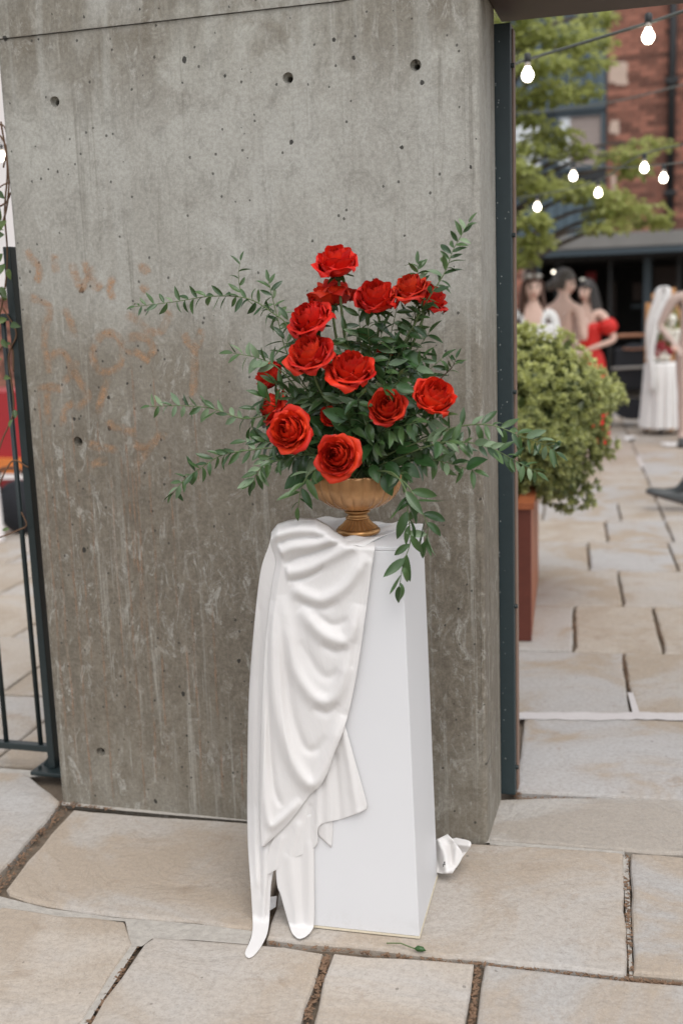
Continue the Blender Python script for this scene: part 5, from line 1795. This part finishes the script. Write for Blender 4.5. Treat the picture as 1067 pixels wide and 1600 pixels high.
for s_ in (-1, 1):
    obj('strap', tube([(s_ * .085, -.07, 1.38), (s_ * .10, .02, 1.435), (s_ * .075, .085, 1.34), (s_ * -.0, .102, 1.20), (s_ * -.10, .095, 1.06)], .006, 6), M['blush'], pB)
bo = obj('bow', join(ball((-.035, .118, 1.04), .035, .010, .018, 10, 8), ball((.035, .118, 1.04), .035, .010, .018, 10, 8), tube([(0, .118, 1.04), (-.02, .125, .95), (-.025, .14, .86)], .007, 6), tube([(0, .118, 1.04), (.02, .125, .95), (.03, .14, .85)], .007, 6)), M['darkbrown'], pB, smooth=True)
# woman in the red dress
pC, HC = person('woman in red off shoulder dress with puffed sleeves and dark hair', (P(917, 560, 11.4).x, 11.4, 0), math.radians(-22), 1.66,
                {-1: ((-.165, .01, 1.375), (-.22, -.06, 1.13), (-.10, -.25, 1.16)), 1: ((.168, .01, 1.375), (.295, .02, 1.12), (.08, -.17, 1.03))}, head_yaw=math.radians(-12), head_tilt=math.radians(4), mats=('skin2', 'eye', 'lip'))
hair_cap(pC, HC, 'hairdk'); long_hair(pC, HC, 'hairdk', .34, .12)
garment(pC, 'skirt', [(1.02, .128, .098, 0, 0), (.95, .165, .125, 0, 0), (.80, .188, .15, 0, 0), (.45, .20, .17, 0, .0), (.04, .235, .20, 0, .0)], 'red', 15, .06)
garment(pC, 'bodice', [(1.30, .150, .112, 0, -.005), (1.24, .152, .125, 0, -.012), (1.15, .138, .112, 0, -.005), (1.015, .129, .10, 0, 0)], 'red', 7, .012)
for s_ in (-1, 1):
    obj('puff_sleeve', ball((s_ * .225, .01, 1.255), .092, .085, .085, 26, 18, .16, 8 + s_), M['red'], pC, smooth=True)
obj('hair_flower', ([HC @ Vector(v) for v in ball((-.02, -.04, .122), .028, .022, .016, 12, 8, .3, 2)[0]], ball((0, 0, 0), .028, .022, .016, 12, 8)[1]), M['flowerw'], pC)
# man in the beige suit at the right edge
man = lambda c: ('shoe' if c.z < .085 else 'suit' if (c.z < 1.47 and not (abs(c.x) > .17 and c.z < .95 and c.y < -.06)) else None)
pD, HD = person('man in beige suit half cut off at the right edge of the picture', (P(1083, 600, 11.6).x, 11.6, 0), math.radians(4), 1.80,
                {-1: ((-.195, .01, 1.40), (-.32, .03, 1.14), (-.20, -.12, .98)), 1: ((.195, .01, 1.40), (.25, .02, 1.12), (.24, -.04, .88))}, zones=man, wide=1.18)
hair_cap(pD, HD, 'hairdk')
# walker: only the leading shoe reaches into the picture
tx = P(1030, 770, 8.0)
wl_ = {-1: ((-.09, 0, .90), (-.095, -.20, .52), (-.10, -.46, .13), (-.10, -.60, .115)), 1: ((.09, 0, .90), (.10, .08, .50), (.10, .42, .20), (.10, .36, .06))}
pE, HE = person('person in charcoal trousers stepping in from the right with one grey shoe showing', (tx.x + .60, 7.95, 0), math.radians(-90), 1.76,
                {-1: rel(-1), 1: rel(1)}, legs=wl_, zones=lambda c: None if c.z > 1.49 else ('darksuit' if not (abs(c.x) > .18 and c.z < .9) else None), wide=1.15)
hair_cap(pE, HE, 'hairbr')
def shoe(o, heel, toe, up_, mat='shoe'):
    heel, toe = Vector(heel), Vector(toe)
    d = (toe - heel).normalized()
    s_ = d.cross(Vector(up_)).normalized()
    n_ = s_.cross(d)
    L = (toe - heel).length
    prof = [(0, .030, .070), (.08, .036, .075), (.25, .038, .080), (.42, .040, .068), (.6, .046, .050), (.8, .044, .038), (.94, .030, .026), (1, .008, .012)]
    V, F, V2 = [], [], []
    n1 = 14
    for f, w_, h_ in prof:
        for k in range(n1):
            a = math.pi * k / (n1 - 1)
            V.append(heel + d * L * f + s_ * math.cos(a) * w_ + n_ * (max(0.0, math.sin(a)) ** .8 * h_ + .016))
    for i in range(len(prof) - 1):
        for k in range(n1 - 1):
            F.append((i * n1 + k, i * n1 + k + 1, (i + 1) * n1 + k + 1, (i + 1) * n1 + k))
    F.append(tuple(range(n1)))
    sh_ = obj('shoe', (V, F), M[mat], o, smooth=True)
    rim = [heel + d * L * f + s_ * w_ * 1.08 for f, w_, h_ in prof] + [heel + d * L * f - s_ * w_ * 1.08 for f, w_, h_ in reversed(prof)]
    m0 = len(rim)
    V = rim + [r + n_ * .018 for r in rim]
    F = [tuple(range(m0 - 1, -1, -1)), tuple(range(m0, 2 * m0))] + [(i, (i + 1) % m0, m0 + (i + 1) % m0, m0 + i) for i in range(m0)]
    obj('sole', (V, F), M['sole'], sh_)
shoe(pE, (-.10, -.40, .035), (-.10, -.685, .12), (0, -.3, 1))
shoe(pE, (.10, .47, .17), (.10, .25, .012), (0, .5, 1))
shoe(pD, (-.095, .06, .005), (-.10, -.22, .005), (0, 0, 1)); shoe(pD, (.095, .06, .005), (.10, -.22, .005), (0, 0, 1))

# ------------------------------------------------------------------ pushchair
sc = G(988, 668); sY = sc.y
k_ = sY / FPX
st = empty('pushchair', (sc.x, sY, 0), 'black pushchair with brown handlebar seen from behind', 'pushchair')
X0 = sc.x
hw = .27
obj('frame_tube', tube(spline([(X0 - hw, sY + .55, .10), (X0 - hw, sY + .25, .45), (X0 - hw + .02, sY + .0, .80), (X0 - hw + .03, sY - .10, 1.0)], 6), .014, 8), M['black'], st, smooth=True)
obj('frame_tube', tube(spline([(X0 + hw, sY + .55, .10), (X0 + hw, sY + .25, .45), (X0 + hw - .02, sY + .0, .80), (X0 + hw - .03, sY - .10, 1.0)], 6), .014, 8), M['black'], st, smooth=True)
obj('rear_leg', tube(spline([(X0 - hw, sY + .12, .58), (X0 - hw - .01, sY + .02, .30), (X0 - hw, sY - .05, .12)], 5), .014, 8), M['black'], st, smooth=True)
obj('rear_leg', tube(spline([(X0 + hw, sY + .12, .58), (X0 + hw + .01, sY + .02, .30), (X0 + hw, sY - .05, .12)], 5), .014, 8), M['black'], st, smooth=True)
obj('handlebar', tube(spline([(X0 - hw + .03, sY - .10, 1.0), (X0 - hw + .07, sY - .13, 1.045), (X0, sY - .14, 1.055), (X0 + hw - .07, sY - .13, 1.045), (X0 + hw - .03, sY - .10, 1.0)], 6), .02, 10), M['tan'], st, smooth=True)
def hood(u, v):
    a = (u - .5) * math.pi * .98
    r = .235
    b = v * 1.7 - .25
    return (X0 + math.sin(a) * r, sY + .02 + .22 * math.sin(b) + .10, .70 + .25 * math.cos(a) * (.4 + .6 * math.cos(b - .3)) * 1.0)
o = obj('hood', gridf(24, 14, hood), M['fabricblk'], st, smooth=True)
so = o.modifiers.new('t', 'SOLIDIFY'); so.thickness = .012
bevel(obj('seat_back', ([(X0 - .21, sY - .03, .42), (X0 + .21, sY - .03, .42), (X0 + .22, sY - .06, .92), (X0 - .22, sY - .06, .92), (X0 - .21, sY + .07, .42), (X0 + .21, sY + .07, .42), (X0 + .22, sY + .04, .92), (X0 - .22, sY + .04, .92)], [(0, 1, 2, 3), (7, 6, 5, 4), (1, 0, 4, 5), (2, 1, 5, 6), (3, 2, 6, 7), (0, 3, 7, 4)]), M['fabricblk'], st, True), .05, 4)
obj('seam_piping', tube([(X0 - .12, sY - .066, .905), (X0, sY - .07, .895), (X0 + .12, sY - .066, .905)], .010, 6), M['tan'], st, smooth=True)
obj('cross_bar', tube([(X0 - .24, sY - .085, .685), (X0 + .13, sY - .085, .695), (X0 + .235, sY - .04, .74)], .016, 8), M['metal'], st, smooth=True)
def basket(u, v):
    a = math.pi * u
    return (X0 - math.cos(a) * .24 * (1 - .1 * v), sY + .0 + v * .36, .34 - max(0.0, math.sin(a)) ** .7 * .24)
o = obj('basket', gridf(20, 6, basket), M['fabricblk'], st, smooth=True)
so = o.modifiers.new('t', 'SOLIDIFY'); so.thickness = .01
obj('basket_back', prism([(0, 0)] * 3, 0, 0) if False else ([(X0 - math.cos(math.pi * i / 16) * .24, sY - .002, .34 - max(0.0, math.sin(math.pi * i / 16)) ** .7 * .24) for i in range(17)], [tuple(range(17))]), M['fabricblk'], st)
for sx in (-1, 1):
    for yy, r in ((-.05, .085), (.58, .075)):
        x = X0 + sx * hw
        V, F = lathe([(r * .35, -.02), (r * .8, -.024), (r, -.016), (r, .016), (r * .8, .024), (r * .35, .02)], 24)
        wh = obj('wheel', ([(x + b[2], sY + yy + b[0], r + b[1]) for b in V], F), M['rubber'], st, smooth=True)
        V, F = lathe([(r * .5, -.027), (r * .5, .027)], 16)
        obj('hub', ([(x + b[2], sY + yy + b[0], r + b[1]) for b in V], F), M['metal'], wh)
# napkins dropped on the paving
for (x, y), lab in (((984, 687), 'white napkin dropped on the paving below the pushchair'), ((1045, 697), 'white cloth end trailing on the paving under the draped table')):
    c = G(x, y)
    r_ = random.Random(int(x))
    n_ = 14
    V = [(c.x, c.y, .035)] + [(c.x + math.cos(6.283 * i / n_) * (.05 + .05 * r_.random()), c.y + math.sin(6.283 * i / n_) * .09, .004 + .03 * r_.random()) for i in range(n_)]
    F = [(0, 1 + i, 1 + (i + 1) % n_) for i in range(n_)]
    tag(obj('white_napkin', (V, F), M['whitefab'], None, True), lab, 'napkin')

# ------------------------------------------------------------------ draped table with the flower hoop
TY = 12.6
tc = P(1035, 566, TY)
tbl = empty('side_table', (tc.x, TY, 0), 'round table under a white cloth beside the pushchair', 'table')
zt_ = tc.z
r_t = .17
obj('table_top', lathe([(r_t, zt_ - .03), (r_t, zt_ - .004)], 40, (tc.x, TY, 0)), M['honey'], tbl)
for a in range(3):
    th = a * 2.094 + .5
    obj('leg', tube([(tc.x + .16 * math.cos(th), TY + .16 * math.sin(th), zt_ - .03), (tc.x + .20 * math.cos(th), TY + .20 * math.sin(th), 0)], .014, 8), M['black'], tbl)
tcl = tag(obj('tablecloth', lathe([(.01, zt_), (r_t + .01, zt_), (r_t + .022, zt_ - .03), (r_t + .03, zt_ - .2), (r_t + .045, zt_ - .45), (r_t + .06, .08)], 90, (tc.x, TY, 0), lambda th, i, r: r * (1 + (.018 * i * math.sin(13 * th + math.sin(5 * th)) if i > 1 else 0)), cap=False), M['whitefab'], None, True), 'white cloth hanging in folds over the round table', 'tablecloth')
hs_ = empty('flower_hoop', (tc.x, TY, zt_), 'honey coloured hoop of white and red flowers on the draped table', 'flowers')
cz = zt_ + .36
hp = [(tc.x + .17 * math.cos(a), TY, cz + .33 * math.sin(a)) for a in [6.2832 * i / 40 for i in range(41)]]
obj('hoop', tube(hp, .022, 8, False), M['honey'], hs_, smooth=True)
specs = []
for _ in range(900):
    d = rdir()
    q = Vector((tc.x + .14 * d.x, TY - .04 + .08 * d.y, cz + .05 + .24 * d.z))
    specs.append((q, rdir(), rdir(), .05, .022, rnd.random()))
crown('foliage', specs, M['bush'], hs_)
for k in range(16):
    x, z = rnd.uniform(-.10, .14), rnd.uniform(-.16, .12)
    obj('bloom', ball((tc.x + x, TY - .10, cz + z), .035 + .015 * rnd.random(), None, None, 12, 8, .25, k), M['flowerw'], hs_)
for k in range(8):
    x, z = rnd.uniform(-.06, .08), rnd.uniform(-.28, -.12)
    obj('bloom', ball((tc.x + x, TY - .12, cz + z), .035 + .015 * rnd.random(), None, None, 12, 8, .25, k), M['flowerr'], hs_)
for k in range(7):
    obj('bloom', ball((tc.x - .14 + .03 * k, TY - .12, zt_ + .06 + .05 * (k % 2)), .04, None, None, 12, 8, .25, k), M['flowerw'], hs_)
es = empty('wooden_stand', (P(1050, 600, 12.9).x, 12.9, 0), 'honey coloured wooden stand rising behind the flower hoop', 'stand')
xr, xl_ = P(1050, 500, 12.9).x, P(1012, 500, 12.9).x
ztp = P(1050, 450, 12.9).z
bevel(obj('post', box(xr - .03, xr + .03, 12.88, 12.94, 0, ztp), M['honey'], es), .006)
bevel(obj('post', box(xl_ - .03, xl_ + .03, 12.88, 12.94, 0, ztp - .15), M['honey'], es), .006)
bevel(obj('crossbar', box(xl_ + .0305, xr - .0305, 12.885, 12.935, ztp - .12, ztp - .05), M['honey'], es), .006)
vl = [(1042, 1036, 448), (1026, 1046, 452), (1021, 1045, 470), (1014, 1036, 490), (1010, 1030, 505), (1008, 1024, 530), (1009, 1020, 555), (1012, 1021, 580), (1014, 1022, 610)]
S = spline([(a, b, c) for a, b, c in vl], 5)
def veil(u, v):
    k = v * (len(S) - 1)
    i = min(len(S) - 2, int(k))
    q = S[i] + (S[i + 1] - S[i]) * (k - i)
    f = q[0] + (q[1] - q[0]) * u
    p = P(f, q[2], 12.40)
    return (p.x, p.y - .05 * math.sin(math.pi * u) - .03 * math.sin(9 * u + 3 * v), p.z)
vo_ = tag(obj('white_veil', gridf(16, 40, veil), M['whitefab'], None, True), 'white veil draped over the top of the wooden stand', 'veil')
so = vo_.modifiers.new('t', 'SOLIDIFY'); so.thickness = .01

# ------------------------------------------------------------------ left of the wall, beyond the railing
rb = empty('red_cabinet', (P(20, 700, 7.6).x, 7.6, 0), 'red cabinet with an orange shelf glimpsed through the railing', 'cabinet')
xa, xb_ = P(-120, 700, 7.6).x, P(44, 700, 7.6).x
za, zb2 = P(20, 612, 7.6).z, 0.0
obj('carcass', box(xa, xb_, 7.6, 8.1, .12, za), M['redpaint'], rb)
obj('shelf', box(xa - .02, xb_ + .02, 7.52, 7.599, P(20, 737, 7.6).z, P(20, 715, 7.6).z), M['orange'], rb)
obj('shelf_edge', box(xa - .02, xb_ + .02, 7.515, 7.598, P(20, 746, 7.6).z, P(20, 738, 7.6).z - .002), M['whitewall'], rb)
for x in (xa + .05, xb_ - .05):
    obj('leg', box(x - .03, x + .03, 7.65, 8.05, 0, .119), M['black'], rb)
bc_ = G(26, 838)
bagt = empty('black_bag', bc_, 'black bag standing on the paving beyond the railing', 'bag')
obj('body', ball((bc_.x, bc_.y + .1, .19), .20, .10, .19, 20, 14, .03, 4), M['fabricblk'], bagt, smooth=True)
obj('strap', tube(spline([(bc_.x - .13, bc_.y + .05, .3), (bc_.x - .08, bc_.y, .46), (bc_.x + .08, bc_.y, .46), (bc_.x + .13, bc_.y + .05, .3)], 5), .012, 6), M['black'], bagt, smooth=True)
wc = G(-6, 846)
tag(obj('white_bollard', lathe([(.07, 0), (.06, .02), (.055, .6), (.05, .62), (.02, .63)], 20, wc), M['whitewall'], None, True), 'white round bollard left of the black bag', 'bollard')

# climber on the railing
cl = empty('climbing_plant', (-2.0, 3.06, .9), 'climbing plant with brown vines twining through the railing', 'climber')
CLEAF = [leaf_mesh('leaf', .05, .026, b, .3, M['ivy'], twist=t) for b, t in ((.5, .2), (.9, -.3), (.2, .4))]
vines = [[(-60, 700), (-20, 560), (5, 470), (12, 400), (8, 330), (12, 260), (2, 190)], [(-30, 820), (0, 700), (22, 640), (14, 560), (26, 520), (4, 480)], [(-40, 420), (0, 360), (14, 300), (10, 230), (-10, 200)],
         [(-20, 310), (4, 290), (17, 285)], [(-20, 330), (8, 318), (18, 300)], [(-30, 210), (4, 195), (12, 225), (6, 262)], [(-10, 780), (18, 722), (45, 730)], [(0, 840), (30, 828), (42, 820), (34, 800)], [(-40, 600), (6, 540), (20, 545), (22, 580)]]
for vpts in vines:
    Yv = 3.03 + .05 * rnd.random()
    w3 = [P(x, y, Yv) for x, y in vpts]
    obj('vine', tube(spline([tuple(p) for p in w3], 8), .0022 + .0012 * rnd.random(), 6), M['vine'], cl, smooth=True)
for x, y, s_ in ((4, 345, 1.2), (14, 345, 1.1), (2, 372, 1), (8, 396, 1), (3, 425, 1.2), (10, 412, 1), (14, 498, .9), (20, 508, .9), (6, 530, .8), (12, 470, .8), (2, 455, 1), (-8, 350, 1.2), (-10, 400, 1.2), (10, 360, 1), (24, 655, .8), (27, 640, .7), (4, 448, 1), (12, 540, .7), (0, 300, .8), (-5, 470, 1), (-14, 520, 1), (-20, 440, 1.2), (1, 332, 1), (16, 420, .8), (18, 826, .5), (6, 560, .8), (10, 590, .7), (-30, 380, 1.2), (-40, 470, 1.2)):
    p = P(x - 3, y, 3.0 + .05 * rnd.random())
    place_leaf(cl, p, Vector((rnd.uniform(-.8, .8), -.4, rnd.uniform(-.9, .6))), Vector((rnd.uniform(-.3, .3), -.9, .4)), s_ * .9, rnd.choice(CLEAF))
